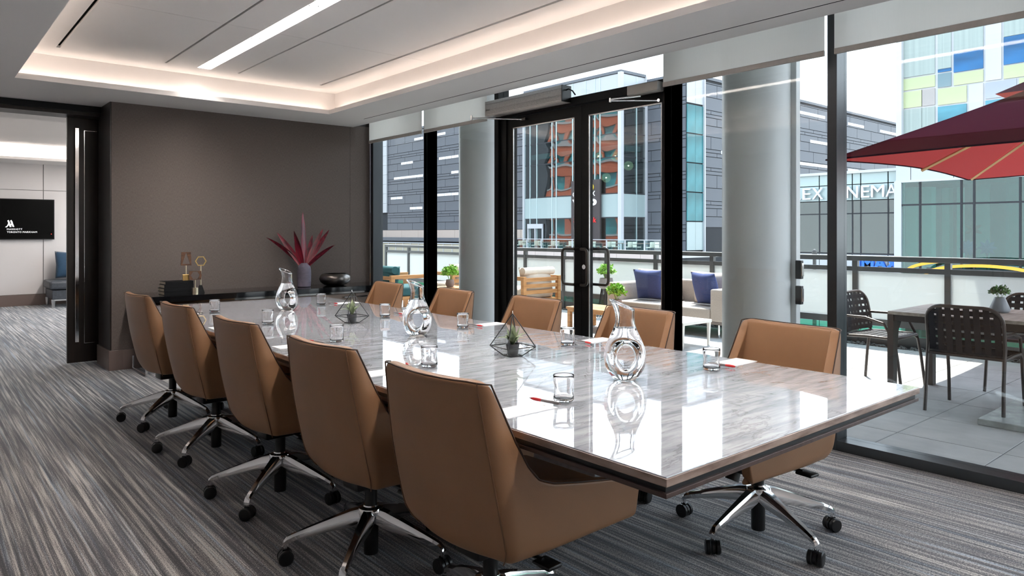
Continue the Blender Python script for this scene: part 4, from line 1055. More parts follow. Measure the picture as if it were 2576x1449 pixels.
# parasol over the table, with its stone base
M_can = cloth_translucent('parasol_cloth', (.026, .009, .022), .45, (.16, .020, .018))
ux0, ux1, uy0, uy1, uz, apex = 6.06, 9.60, -.65, 2.93, 1.95, 2.88
uc = ((ux0+ux1)/2, (uy0+uy1)/2)
o = thing('parasol', 'big square burgundy parasol with pale wooden ribs over the patio table', 'umbrella', (uc[0], uc[1], 0))
hw_, hd_ = (ux1-ux0)/2, (uy1-uy0)/2
cor = [(-hw_, hd_), (-hw_, -hd_), (hw_, -hd_), (hw_, hd_)]
for k in range(4):                                           # four cloth panels, each sagging a little towards its lower edge
    a, b = Vector((*cor[k], uz)), Vector((*cor[(k+1) % 4], uz)); A = Vector((0, 0, apex)); bm = nb(); n = 10; rows = []
    for i in range(n+1):
        t = i/n; row = []
        for j in range(n+1):
            u = j/n; e = a.lerp(b, u)
            pull_in = 1-.045*t*math.sin(PI*u)
            q = A.lerp(Vector((e.x*pull_in, e.y*pull_in, e.z)), t); q.z += .05*math.sin(PI*t)*-.6+.035*t*math.sin(PI*u)
            row.append(bm.verts.new(q))
        rows.append(row)
    for i in range(n):
        for j in range(n): bm.faces.new((rows[i][j], rows[i][j+1], rows[i+1][j+1], rows[i+1][j]))
    bmesh.ops.remove_doubles(bm, verts=bm.verts[:], dist=1e-5)
    pn = obj('canopy_panel', bm, M_can, o, 'all')
    obj('edge_hem', tube(nb(), [(a.lerp(b, u).x*(1-.045*math.sin(PI*u)), a.lerp(b, u).y*(1-.045*math.sin(PI*u)), uz+.035*math.sin(PI*u)) for u in [q/12 for q in range(13)]], .008, 6), M_can, pn, True)
M_rib = mat('pale_ash_rib', (.55, .36, .16), .45, noise=((3, 3, 30), .15))
for cx_, cy_ in cor+[(hw_, 0), (-hw_, 0), (0, hd_), (0, -hd_)]:
    f_ = .97 if abs(cx_*cy_) > .1 else .93
    rb = obj('rib', tube(nb(), [(cx_*.02, cy_*.02, apex-.06), (cx_*.5, cy_*.5, (apex+uz)/2-.085), (cx_*f_, cy_*f_, uz+.0)], .016, 4), M_rib, o)
    obj('strut', tube(nb(), [(cx_*.03, cy_*.03, 2.0), (cx_*.5, cy_*.5, (apex+uz)/2-.11)], .012, 4), M_rib, rb)
bm = nb(); v4 = [bm.verts.new((x*.45, y*.45, apex-(apex-uz)*.45+.035)) for x, y in cor]; ap = bm.verts.new((0, 0, apex+.10))
for k in range(4): bm.faces.new((v4[k], v4[(k+1) % 4], ap))
obj('vent_cap', bm, M_can, o, fix=True)
obj('mast', cyl(nb(), (0, 0, .06), (0, 0, apex+.1), .03, n=14), M_pf, o, True)
bx('foot_plate', M_pf, o, -.35, .35, -.35, .35, 0, .06, bevel=.01)
o = tag(obj('stone_slab', box(nb(), 5.62, 6.52, .75, 1.66, .0, .045, bevel=.006), mat('pale_granite', (.45, .47, .46), .25, noise=((14, 14, 14), .25))), 'pale granite base slab lying on the pavers behind the woven chairs', 'slab')

# ------------------------------------------------------------------ lounge furniture on the patio
M_beige = mat('beige_outdoor_fabric', (.48, .41, .36), .85, noise=((80, 80, 80), .08))
M_teak = ramp_mat('teak', (4, 4, 40), [(.3, (.36, .155, .05)), (.7, (.56, .28, .11))], .5)
M_frame2 = mat('warm_grey_frame', (.22, .18, .16), .5, noise=((5, 5, 5), .06))
sx0, sy0, sy1 = 7.72, 5.02, 6.95
o = thing('patio_sofa', 'pale taupe two seat patio sofa on slim legs in front of the frosted railing', 'sofa', (sx0, sy0, 0))
Ls = sy1-sy0
bx('frame', M_frame2, o, .02, .86, .02, Ls-.02, .165, .205, bevel=.005)
for x in (.08, .8):
    for y in (.12, Ls-.12): obj('leg', cyl(nb(), (x, y, 0), (x, y, .17), .012, n=10), M_chrome, o, True)
for y in (0, Ls-.20): bx('arm', M_beige, o, 0, .86, y, y+.20, .205, .61, bevel=.02)
bx('back', M_beige, o, .68, .86, .20, Ls-.20, .205, .66, bevel=.02)
for k in range(2):
    y = .20+k*(Ls-.40)/2
    obj('seat_cushion', box(nb(), -.01, .68, y+.004, y+(Ls-.4)/2-.004, .205, .365, bevel=.03, seg=3), M_beige, o, True)
for k, yc in enumerate((.50, 1.42)):
    p = obj('back_cushion', pillow(nb(), .72, .46, .20), M_beige, o, 'all', loc=(.58, yc, .575), rot=(0, 0, PI/2)); p.rotation_euler = Euler((math.radians(-12), 0, PI/2+.05))
M_navy = mat('navy_weave', (.035, .055, .17), .8, noise=((150, 40, 150), .35))
for (yc, xc, rz, lab) in ((6.42, 8.02, .12, 'navy blue woven scatter cushion at the sofa arm by the tall planter'), (5.47, 8.0, -.25, 'navy blue woven scatter cushion leaning on the sofa arm by the round column')):
    p = tag(obj('scatter_cushion', pillow(nb(), .46, .44, .16), M_navy, smooth='all'), lab, 'cushion', 'navy cushions on the patio sofa')
    p.location = (xc, yc, .59); p.rotation_euler = Euler((math.radians(-16), 0, PI/2+rz))
# slatted tall planter near the railing
yp = 8.40*ray(1525)[1]/ray(1525)[0]
M_conc = mat('grey_concrete', (.30, .27, .26), .7, noise=((20, 20, 20), .1)); M_gleaf = mat('bright_leaf', (.20, .42, .04), .55, noise=((60, 60, 60), .45))
o = thing('tall_planter', 'tall planter on a dark wire cone stand with bright green leaves by the railing', 'planter', (8.40, yp, 0))
for k in range(18):
    t = 2*PI*k/18; obj('stand_rod', cyl(nb(), (.15*math.cos(t), .15*math.sin(t), 0), (.075*math.cos(t+.15), .075*math.sin(t+.15), .45), .005, n=5), M_blackpl, o)
obj('pot', lathe(nb(), [(0, .44), (.075, .44), (.125, .485), (.10, .61), (.092, .61), (.09, .57), (0, .57)], 24), M_conc, o, True)
tag(obj('foliage', foliage(nb(), .13, .24, 420, .06, 21), M_gleaf, o, loc=(0, 0, .58)), kind='stuff')
def pot_plant(px, py, z, label, seed, hgt=.2):
    x, y = on_z(px, py, z)
    o = thing('potted_plant', label, 'plant', (x, y, z))
    obj('pot', lathe(nb(), [(0, 0), (.05, 0), (.075, .05), (.06, .12), (.052, .12), (.05, .09), (0, .09)], 20), mat('taupe_pot', (.25, .19, .17), .6, noise=((20, 20, 20), .08)), o, True)
    tag(obj('foliage', foliage(nb(), hgt*.55, hgt, 420, .055, seed), M_gleaf, o, loc=(0, 0, .10)), kind='stuff')
    return x, y
# teak coffee table with a plant
x, y = on_z(1552, 775, .30)
o = thing('coffee_table', 'low slatted teak coffee table in front of the patio sofa', 'table', (x-.1, y+.1, 0))
for k in range(7): bx('slat', M_teak, o, -.28+k*.08, -.21+k*.08, -.55, .5, .27, .30, bevel=.003)
bx('frame', M_teak, o, -.27, .26, -.53, .48, .235, .27)
for sx in (-1, 1):
    for sy in (-1, 1): bx('leg', M_teak, o, sx*.24-.025, sx*.24+.025, sy*.48-.025-.02, sy*.48+.025-.02, 0, .235)
pot_plant(1552, 775, .30, 'bright green leafy plant in a pot on the teak coffee table', 31, .22)
# low white side table
o = thing('low_side_table', 'low white side table on tapered legs by the sofa front', 'table', (6.95, 5.28, 0))
M_wt = mat('white_lacquer', (.70, .67, .64), .45, noise=((3, 3, 3), .03))
bx('top', M_wt, o, -.28, .28, -.42, .42, .27, .305, bevel=.004)
for sx in (-1, 1):
    for sy in (-1, 1): obj('leg', tube(nb(), [(sx*.25, sy*.39, 0), (sx*.255, sy*.395, .27)], [.014, .024], 4), M_wt, o)
# teak armchairs
M_cush = mat('cream_outdoor_fabric', (.62, .53, .44), .85, noise=((80, 80, 80), .06)); M_tealc = mat('teal_outdoor_fabric', (.012, .085, .10), .8, noise=((80, 80, 80), .1))
def teak_chair(x, y, rz, fab, label):
    o = thing('teak_armchair', label, 'armchair', (x, y, 0), rz, 'teak armchairs on the patio')
    for sy in (-1, 1):
        bm = nb(); ringprism(bm, [(-.40, 0), (.40, 0), (.40, .62), (-.40, .62)], [(-.33, .0), (.33, .0), (.33, .56), (-.33, .56)], sy*.38-.03, sy*.38+.03, 'y')
        obj('arm_frame', bm, M_teak, o)
    bx('seat_frame', M_teak, o, -.36, .36, -.35, .35, .20, .26)
    for k in range(3): bx('back_slat', M_teak, o, -.38, -.35, -.35, .35, .34+k*.10, .40+k*.10)
    obj('seat_cushion', box(nb(), -.30, .40, -.345, .345, .26, .42, bevel=.045, seg=3), fab, o, True)
    p = obj('back_cushion', pillow(nb(), .68, .42, .22), fab, o, 'all', loc=(-.24, 0, .56)); p.rotation_euler = Euler((math.radians(-14), 0, -PI/2))
    p = obj('bolster', cyl(nb(), (-.28, -.33, .70), (-.28, .33, .70), .065, n=14), fab, o, True)
teak_chair(7.85, 8.85, PI*.5, M_cush, 'teak armchair with cream cushions right outside the glass door')
x, y = on_X(1135, 700, 7.6)[0], 0
teak_chair(7.75, x, PI*.5, M_cush, 'teak armchair with cream cushions beside the column near the fabric wall')
teak_chair(6.45, 10.55, 0, M_tealc, 'teak armchair with a teal cushion outside the narrow window')
x, y = on_z(1132, 722, .46)
o = thing('teak_side_table', 'small square teak side table between the armchairs', 'table', (x, y, 0))
for k in range(5): bx('slat', M_teak, o, -.24+k*.098, -.152+k*.098, -.24, .24, .43, .46)
for sx in (-1, 1):
    for sy in (-1, 1): bx('leg', M_teak, o, sx*.21-.02, sx*.21+.02, sy*.21-.02, sy*.21+.02, 0, .43)
pot_plant(1132, 722, .46, 'bright green leafy plant in a pot on the teak side table', 41, .24)
# ------------------------------------------------------------------ across the street
sbox('ground_street', mat('asphalt', (.10, .10, .10), .9, noise=((1, 1, 1), .15)), 9.1, 160, -60, 190, -5.4, -5.2)
sbox('ground_yard', MATS['asphalt'], -60, 4, 16, 190, -5.4, -5.2)
M_panel = mat('slate_cladding', (.085, .092, .108), .5, noise=((.3, .3, .3), .10)); M_joint = mat('cladding_joint', (.020, .022, .026), .8, noise=((1, 1, 1), .1))
M_slit = mat('white_slit', (.90, .90, .90), .5, noise=((1, 1, 1), .01)); M_pwhite = mat('pale_metal_panel', (.38, .395, .41), .35, noise=((.4, .4, .4), .04))
M_pgreen = mat('pale_glass_panel', (.30, .37, .37), .15, noise=((.3, .3, .3), .06)); M_fin = mat('white_fin', (.42, .43, .455), .35, noise=((.5, .5, .5), .03))
PANELS = {}
def pbox(name, m, parent, b, kindless=True):
    """box child that shares one unit mesh per material"""
    if m not in PANELS: PANELS[m] = mesh(name, box(nb(), -.5, .5, -.5, .5, -.5, .5), m)
    return link(name, PANELS[m], parent, ((b[0]+b[1])/2, (b[2]+b[3])/2, (b[4]+b[5])/2), (0, 0, 0), (b[1]-b[0], b[3]-b[2], b[5]-b[4]))
HTS = [.95, .72, .30, .34, 1.15, 1.15, .33, .30, .95, .36, .30, 1.1]
def clad(parent, face, c, a0, a1, z0, z1, lens=3.7, seed=1):
    """courses of slate panels with open joints; face 'x' lies in plane X=c, 'y' in plane Y=c"""
    z = z0; k = 0
    while z < z1-.1:
        h = min(HTS[k % len(HTS)], z1-z); a = a0-lens*([0, .5, .25, .75][k % 4])
        while a < a1:
            p, q = max(a, a0), min(a+lens, a1)
            if q-p > .05:
                if face == 'x': pbox('cladding_panel', M_panel, parent, (c-.05, c, p+.03, q-.03, z+.03, z+h-.03))
                else: pbox('cladding_panel', M_panel, parent, (p+.03, q-.03, c-.05, c, z+.03, z+h-.03))
            a += lens
        z += h; k += 1
XD, YD = 50.4, 36.4
cin = thing('cinema_block', 'dark slate clad cinema building with rows of white slit windows across the street', 'building', (XD, YD, -5.2))
cin_off = Vector((-XD, -YD, 5.2))
def rel(b, o): return (b[0]-o[0], b[1]-o[0], b[2]-o[1], b[3]-o[1], b[4]-o[2], b[5]-o[2])
bx('core', M_joint, cin, 0, 55, 0, 62, 0, 19.9)
bx('parapet', M_panel, cin, -.12, 55, -.12, 62, 19.9, 20.15)
# cladding courses, in the building's own frame (origin at its street corner)
clad(cin, 'x', 0, 16.8, 49, 6.9, 19.8, 3.7)
clad(cin, 'x', 0, 0, 4.3, 4.9, 19.8, 3.7)
clad(cin, 'y', 0, 2.6, 44, 7.0, 19.7, 3.7)
def slits(px0, px1, y0, y1, plane, n=None):
    """row of white slit windows read off the photo, lying on the cladding"""
    if plane == 'x':
        a, za = on_X(px0, y0, XD); b, zb = on_X(px1, y1, XD); a, b = a-YD, b-YD; z = (za+zb)/2+5.2
    else:
        a, za = on_Y(px0, y0, YD); b, zb = on_Y(px1, y1, YD); a, b = a-XD, b-XD; z = (za+zb)/2+5.2
    n = n or max(1, round(abs(b-a)/1.55)); st = (b-a)/n
    for k in range(n):
        p, q = sorted((a+st*k, a+st*(k+1)))
        if plane == 'x': pbox('slit_window', M_slit, cin, (-.09, -.04, p+.05, q-.05, z-.15, z+.15))
        else: pbox('slit_window', M_slit, cin, (p+.05, q-.05, -.09, -.04, z-.15, z+.15))
for s in ((1043, 1066, 350, 348), (1101, 1122, 338, 336), (1010, 1040, 412, 408), (992, 1066, 449, 442), (984, 1014, 500, 497), (1032, 1064, 525, 522), (1105, 1155, 400, 392), (1136, 1155, 434, 432), (1101, 1155, 491, 487)): slits(*s, 'x')
for s in ((1999, 2074, 279, 297), (2131, 2172, 310, 321), (2212, 2253, 329, 339), (2036, 2080, 355, 363), (2160, 2176, 377, 381), (2006, 2080, 410, 420), (2131, 2158, 427, 431), (1812, 1835, 382, 388)): slits(*s, 'y')
# white cladding strip at the far end of the left facade
for k in range(8): pbox('white_panel', M_pwhite, cin, (-.2, -.05, 49, 54, 9.3+k*1.3, 10.58+k*1.3))
# cream plinth, canopy and garden wall below it
for k in range(9): pbox('cream_panel', mat('cream_panel', (.44, .36, .31), .6, noise=((.5, .5, .5), .04)), cin, (-.3, -.06, 17+k*4.0, 20.96+k*4.0, 5.95, 6.88))
bx('canopy_beam', M_panel, cin, -2.2, -.3, 27.5, 60, 5.5, 5.95)
# glass stair strip at the corner
M_tglass = pane_mat('tower_glass', (.42, .56, .56), .9, 0, 1.6, .45, .14)
M_teal = mat('teal_spandrel', (.035, .15, .165), .2, spec=.3, noise=((.4, .4, .9), .6))
pbox('stair_white_panel', M_pwhite, cin, (.02, 1.15, -.10, -.02, 17.6, 19.8)); pbox('stair_white_panel', M_pwhite, cin, (1.18, 2.3, -.10, -.02, 17.6, 19.8))
for k in range(5):
    z0 = 5.0+k*2.5
    pbox('stair_pane', M_teal if k else M_pgreen, cin, (.02, 1.15, -.10, -.02, z0+.05, z0+2.45)); pbox('stair_pane', M_teal if k else M_pgreen, cin, (1.18, 2.3, -.10, -.02, z0+.05, z0+2.45))
pbox('stair_fin', M_fin, cin, (2.3, 2.45, -.25, -.02, 4.9, 19.8))
# ------------------------------------------------------------------ glass entrance tower
TX, TYA, TYB = 47.0, 40.7, 53.2
tw = thing('glass_tower', 'glass entrance tower with a white corner fin before the slate cinema', 'building', (TX, TYA, -.25))
def T(b): return (b[0]-TX, b[1]-TX, b[2]-TYA, b[3]-TYA, b[4]+.25, b[5]+.25)
bx('back_wall', M_joint, tw, *T((50.2, 50.38, TYA, TYB, -.25, 15.2)))
bx('floor_plate', M_joint, tw, *T((TX, 50.2, TYA, TYB, -.45, -.25))); bx('roof', M_panel, tw, *T((TX-.1, 50.3, TYA-.1, TYB+.1, 15.15, 15.4)))
bx('side_wall', M_joint, tw, *T((TX, 50.2, TYB-.1, TYB, -.25, 15.2)))
for z in (8.55, 12.3): bx('floor_beam', mat('pale_beam', (.62, .66, .62), .5, noise=((1, 1, 1), .05)), tw, *T((TX+.5, TX+.9, TYA+.5, TYB-.3, z, z+.5))); bx('floor_beam', MATS['pale_beam'], tw, *T((TX+.9, 50.2, TYA+.5, TYA+.9, z, z+.5)))
pxs = [1321, 1334, 1351, 1389, 1400, 1441, 1474, 1497, 1510, 1557]
yy = [on_X(p, 500, TX)[0] for p in pxs]
M_mul2 = mat('pale_mullion', (.42, .52, .53), .35, metal=.3, noise=((1, 1, 1), .05))
zrows = [(-.2, 2.62, 'g'), (2.72, 4.72, 'w'), (4.8, 7.9, 'g'), (7.98, 9.95, 'g'), (10.03, 12.4, 'g'), (12.48, 15.1, 'p')]
for k in range(len(yy)-1):
    y1, y0 = yy[k], yy[k+1]
    for z0, z1, kd in zrows: pbox({'g': 'pane', 'w': 'spandrel_panel', 'p': 'parapet_panel'}[kd], {'g': M_tglass, 'w': M_pgreen, 'p': M_pwhite}[kd], tw, T((TX-.02, TX+.02, y0+.04, y1-.04, z0, z1)))
for y in yy: pbox('mullion', M_mul2, tw, T((TX-.05, TX+.12, y-.05, y+.05, -.2, 15.1)))
xx = [TX+.15, 49.05, 50.25]
for k in range(2):
    for z0, z1, kd in zrows: pbox({'g': 'pane', 'w': 'spandrel_panel', 'p': 'parapet_panel'}[kd], {'g': M_tglass, 'w': M_pgreen, 'p': M_pwhite}[kd], tw, T((xx[k]+.04, xx[k+1]-.04, TYA-.02, TYA+.02, z0, z1)))
pbox('mullion', M_mul2, tw, T((49.0, 49.1, TYA-.05, TYA+.12, -.2, 15.1)))
for z in (2.67, 4.76, 7.94, 9.99, 12.44):
    pbox('transom', M_joint, tw, T((TX-.03, TX+.06, TYA, TYB, z-.05, z+.05))); pbox('transom', M_joint, tw, T((TX, 50.3, TYA-.03, TYA+.06, z-.05, z+.05)))
pbox('corner_fin', M_fin, tw, T((TX-.2, TX+.15, TYA-.2, TYA+.18, -.25, 15.2))); pbox('edge_fin', M_fin, tw, T((50.2, 50.38, TYA-.2, TYA, -.25, 15.2))); pbox('edge_fin', M_fin, tw, T((TX-.2, TX, TYB-.05, TYB+.12, -.25, 15.2)))
# automatic door in the tower
ya, yb = on_X(1367, 567, TX-.1)[0], on_X(1329, 567, TX-.1)[0]
d = bx('entrance_door', M_fin, tw, *T((TX-.25, TX-.1, ya, yb, 1.75, 2.2)))
for y in (ya, (ya+yb)/2-.05, yb-.12): bx('door_post', M_fin, d, *T((TX-.22, TX-.1, y, y+.12, -.25, 1.75)))
# globe lamps inside
M_globe = mat('globe_mesh', (.75, .78, .55), .8, emit=.22, noise=((9, 9, 9), .3)); M_globe.node_tree.nodes['Principled BSDF'].inputs['Alpha'].default_value = .45
for k, (px, py) in enumerate(((1505, 393), (1548, 393), (1525, 447), (1581, 417))):
    r = ray(px); X = 48.2 if k < 3 else 49.2; dd = X/r[0]; z = H+(586-py)/1794*dd
    Y = r[1]*dd
    if k == 3: Y = 41.6; dd = Y/r[1]; X = r[0]*dd; z = H+(586-py)/1794*dd
    o = thing('globe_lamp', ['pale globe pendant lamp in the tower, upper one farther from the corner fin', 'pale globe pendant lamp in the tower, just beside the corner fin', 'pale globe pendant lamp in the tower, lowest one above the banner', 'pale globe pendant lamp behind the narrow side of the tower'][k], 'lamp', (X, Y, z), group='globe lamps in the tower')
    obj('globe', sphere(nb(), (0, 0, 0), .42, 20, 12), M_globe, o, 'all')
    obj('bulb', sphere(nb(), (0, 0, 0), .06, 10, 6), mat('bulb', (1, .85, .5), .5, emit=25, noise=((1, 1, 1), .01)), o)
    obj('cord', cyl(nb(), (0, 0, .06), (0, 0, 1.5), .012, n=6), M_blackpl, o)
# banner on the tower
XB = 46.6
y1, zt = on_X(1437, 456, XB); y0, _ = on_X(1509, 452, XB)
M_ban = mat('brown_banner', (.035, .027, .029), .5, noise=((.6, .6, .6), .08)); M_w = mat('sign_white', (.85, .85, .86), .5, noise=((1, 1, 1), .01)); M_yel = mat('sign_yellow', (.75, .52, .03), .5, noise=((1, 1, 1), .02)); M_sred = mat('sign_red', (.70, .02, .02), .5, noise=((1, 1, 1), .02))
bn = thing('cinema_banner', 'tall brown banner sign with yellow eye emblem and white lettering on the glass tower', 'sign', (XB, (y0+y1)/2, .0))
wb_ = (y1-y0)/2
bx('board', M_ban, bn, 0, .18, -wb_, wb_, .2, zt); 
def sign_text(body, px0, px1, py, X, m, parent, org, depth=.02, bold=0, hscale=1.0):
    me = text_mesh(body, 1, m, depth, bold); xs_ = [v.co.x for v in me.vertices]; mn, mx = min(xs_), max(xs_)
    ya_, z = on_X(px0, py, X); yb_, _ = on_X(px1, py, X); s = abs(ya_-yb_)/(mx-mn)
    o = link('lettering', me, parent, (X-org[0], ya_-org[1]+mn*s, z-org[2]), scale=(s, s*hscale, 1)); o.rotation_euler = ROT_NX
    return o
og = (XB, (y0+y1)/2, 0)
sign_text('CINEPLEX', 1441, 1497, 495.5, XB-.03, M_w, bn, og, .02, .01)
sign_text('VIP', 1440, 1501, 529.5, XB-.03, M_w, bn, og, .02, .03, .66)
sign_text('Scotiabank', 1443, 1500, 560, XB-.03, M_sred, bn, og, .02, .02)
ec, ez = on_X(1471, 472, XB-.03); ec -= og[1]
for rr, m, th in ((1.15, M_yel, .20), (.48, M_yel, .14)):
    obj('emblem_ring', tube(nb(), [(-.03, ec+rr*.86*math.cos(t), ez+rr*.46*math.sin(t)) for t in [k*PI/14 for k in range(28)]], th*.55, 6, closed=True), m, bn)
# terrace in front of the tower
ter = thing('cinema_terrace', 'raised cinema terrace with a pale panelled front and glass balustrade', 'terrace', (43.2, 33, -.25))
def R(b): return (b[0]-43.2, b[1]-43.2, b[2]-33, b[3]-33, b[4]+.25, b[5]+.25)
bx('deck', mat('pale_deck', (.60, .58, .55), .8, noise=((.5, .5, .5), .04)), ter, *R((43.2, 47, 33, 57, -.6, -.25)))
bx('deck_return', MATS['pale_deck'], ter, *R((47, 50.4, 33, 40.7, -.6, -.25)))
M_pink = mat('pinkish_panel', (.50, .42, .39), .6, noise=((.5, .5, .5), .04))
for k in range(10): pbox('front_panel', M_pink, ter, R((43.1, 43.2, 33+k*2.4, 35.37+k*2.4, -3.2, -.3)))
bx('retaining_wall', M_joint, ter, *R((43.2, 47, 33, 57, -5.2, -.6)))
M_bal = pane_mat('balustrade_glass', (.85, .93, .92), 1)
for k in range(12):
    y = 33.2+k*1.95
    pbox('baluster', M_fin, ter, R((43.35, 43.43, y, y+.09, -.25, .72))); 
    if k < 11: pbox('glass_panel', M_bal, ter, R((43.38, 43.40, y+.12, y+1.92, -.2, .72)))
bx('handrail', M_fin, ter, *R((43.33, 43.45, 33.2, 55, .74, .80)))
# terrace chairs and tables
M_tch = mat('terrace_chair_cream', (.62, .58, .50), .6, noise=((2, 2, 2), .04)); M_tfr = mat('terrace_chair_frame', (.05, .05, .05), .5, noise=((2, 2, 2), .1))
def tchair():
    b = nb(); box(b, -.24, .24, -.24, .24, .40, .46); box(b, -.26, -.20, -.24, .24, .46, .85)
    return mesh('seat_and_back', b, M_tch)
def tframe():
    b = nb()
    for x in (-.22, .22):
        for y in (-.24, .24): tube(b, [(x, y, 0), (x, y, .65 if x > 0 else .4)], .02, 5)
    for y in (-.24, .24): tube(b, [(.22, y, .65), (-.22, y, .65)], .02, 5)
    return mesh('leg_frame', b, M_tfr)
mc, mf = tchair(), tframe(); mt_ = mesh('table_top', box(nb(), -.4, .4, -.4, .4, .70, .74), mat('terrace_table', (.28, .16, .12), .5, noise=((2, 2, 2), .1))); ml_ = mesh('table_leg', cyl(nb(), (0, 0, 0), (0, 0, .7), .05, n=8), M_tfr)
for k in range(9):
    y = 34.3+k*2.25
    t_ = thing('terrace_table', 'small square table on the far cinema terrace', 'table', (45, y, -.25), group='tables on the cinema terrace'); link('table_top', mt_, t_); link('table_leg', ml_, t_)
    for s in (-1, 1):
        c = thing('terrace_chair', 'cream terrace chair on the far cinema terrace', 'chair', (44.9+.15*s, y+s*.78, -.25), -s*PI/2, 'chairs on the cinema terrace'); link('seat_and_back', mc, c); link('leg_frame', mf, c)
# garden wall with white posts in front of the left facade
gw = thing('garden_wall', 'cream panelled wall with white posts below the slate facade', 'wall', (47.5, 57.5, -5.2))
M_cream2 = mat('cream_block', (.40, .37, .28), .7, noise=((.5, .5, .5), .05))
for k in range(26):
    pbox('wall_panel', M_cream2, gw, (0, .2, k*1.75+.06, k*1.75+1.69, 0, 5.25)); pbox('wall_post', M_fin, gw, (-.05, .2, k*1.75-.06, k*1.75+.06, 0, 5.3))
bx('coping', M_fin, gw, -.1, .3, 0, 46, 5.25, 5.36)
# ------------------------------------------------------------------ sign wing
XS = 37.0
YS0, YS1 = 14.3, 21.6
sw_ = thing('sign_wing', 'low glazed cinema wing with white letters on a pale fascia', 'building', (XS, YS0, -5.2))
def S(b): return (b[0]-XS, b[1]-XS, b[2]-YS0, b[3]-YS0, b[4]+5.2, b[5]+5.2)
bx('core', M_joint, sw_, *S((41.5, 46, YS0, YS1, -5.2, 4.3))); bx('roof', M_fin, sw_, *S((XS-.15, 46, YS0, YS1, 4.36, 4.5)))
bx('end_wall', M_joint, sw_, *S((XS, 41.5, YS1-.1, YS1, -5.2, 4.3)))
M_sglass = pane_mat('wing_glass', (.30, .46, .46), .5, 0, 1.5, .5, .07)
sy = [on_X(p, 500, XS)[0] for p in (2000, 2062, 2120, 2145, 2166, 2235)]; sy = [YS1]+[y for y in sy]+[YS0]
for a, b in zip(sy, sy[1:]):
    pbox('fascia_panel', M_pgreen, sw_, S((XS-.05, XS, b+.03, a-.03, 3.82, 4.36))); pbox('fascia_panel', M_pgreen, sw_, S((XS-.05, XS, b+.03, a-.03, 3.0, 3.78)))
    for z0, z1 in ((2.34, 2.96), (.3, 2.28)): pbox('pane', M_sglass, sw_, S((XS-.02, XS+.02, b+.03, a-.03, z0, z1)))
    pbox('mullion', M_joint, sw_, S((XS-.04, XS+.04, a-.03, a+.03, .25, 2.98)))
    pbox('base_panel', M_pwhite, sw_, S((XS-.05, XS+.02, b+.02, a-.02, -5.2, .22)))
bx('sill', M_joint, sw_, *S((XS-.06, XS+.05, YS0, YS1, .22, .30))); bx('transom', M_joint, sw_, *S((XS-.04, XS+.04, YS0, YS1, 2.28, 2.34)))
bx('inner_floor', M_pink, sw_, *S((XS+.1, 41.5, YS0, YS1, .1, .25)))
# white letters of the fascia, one object each
word = 'CINEPLEX CINEMAS'
sg = thing('cinema_sign', 'row of big white raised letters on the pale fascia of the cinema wing', 'sign', (XS, YS0, 3.1))
M_let = mat('letter_white', (.62, .63, .66), .4, noise=((1, 1, 1), .02))
# letter pitch read from the visible letters: E at px 2022-2040, X 2045-2070, N 2131-2158, E 2166-2187, M 2192-2225, A 2230-2256
slots = {5: (1995, 2015), 6: (2020, 2040), 7: (2044, 2071), 9: (2088, 2112), 10: (2116, 2121), 11: (2131, 2159), 12: (2167, 2188), 13: (2192, 2225), 14: (2229, 2258)}
for k, (p0, p1) in slots.items():
    me = text_mesh(word[k], 1, M_let, .06); xs_ = [v.co.x for v in me.vertices]; ys_ = [v.co.y for v in me.vertices]
    ya_ = on_X(p0, 490, XS-.2)[0]; yb_ = on_X(p1, 490, XS-.2)[0]
    o = link('letter', me, sg, (-.2, ya_-YS0+min(xs_)*(ya_-yb_)/(max(xs_)-min(xs_)), .0), scale=((ya_-yb_)/(max(xs_)-min(xs_)), .60/(max(ys_)-min(ys_)), 1)); o.rotation_euler = ROT_NX
ims = thing('theatre_sign', 'blue raised letters on the white base of the cinema wing', 'sign', (XS-.1, YS0, -.45))
me = text_mesh('IMAX', 1, mat('sign_blue', (.01, .13, .60), .4, noise=((1, 1, 1), .02)), .08, .04); xs_ = [v.co.x for v in me.vertices]
ya_ = on_X(2160, 660, XS-.1)[0]; yb_ = on_X(2268, 660, XS-.1)[0]; s_ = (ya_-yb_)/(max(xs_)-min(xs_))
o = link('lettering', me, ims, (-.09, ya_-YS0+min(xs_)*s_, .02), scale=(s_, s_*.85, 1)); o.rotation_euler = ROT_NX
# ------------------------------------------------------------------ office block with coloured panels
XO, YO1, YO0 = 36.6, 14.25, 1.0
of = thing('office_block', 'white gridded office block with lime green and grey panels above a glass ground floor', 'building', (XO, YO0, -5.2))
def O(b): return (b[0]-XO, b[1]-XO, b[2]-YO0, b[3]-YO0, b[4]+5.2, b[5]+5.2)
bx('core', M_fin, of, *O((XO+.3, 52, YO0, YO1, 4.0, 15.5)))
M_lime = mat('lime_panel', (.34, .385, .22), .25, noise=((.6, .6, .6), .04)); M_bgrey = mat('blue_grey_panel', (.26, .29, .35), .3, noise=((.6, .6, .6), .04)); M_slate2 = mat('slate_blue_panel', (.11, .18, .21), .25, noise=((.6, .6, .6), .04)); M_beig2 = mat('greige_panel', (.28, .26, .255), .3, noise=((.6, .6, .6), .04))
M_pwin = mat('curtained_window', (.26, .305, .29), .25, spec=.3, noise=((2, 9, .2), .12)); M_bwin = mat('blue_window', (.010, .085, .21), .2, spec=.3, noise=((.5, .5, 1.5), .4)); M_twin = mat('teal_window', (.07, .22, .28), .2, spec=.3, noise=((.5, .5, 2), .5))
Yp = lambda p: on_X(p, 300, XO)[0]
c = [Yp(p) for p in (2265, 2348, 2353, 2389, 2393, 2470, 2473, 2516, 2519, 2600)]
c13 = Yp(2312); c13b = Yp(2316); c11 = Yp(2428); c12 = Yp(2431); c93 = Yp(2554); c94 = Yp(2558)
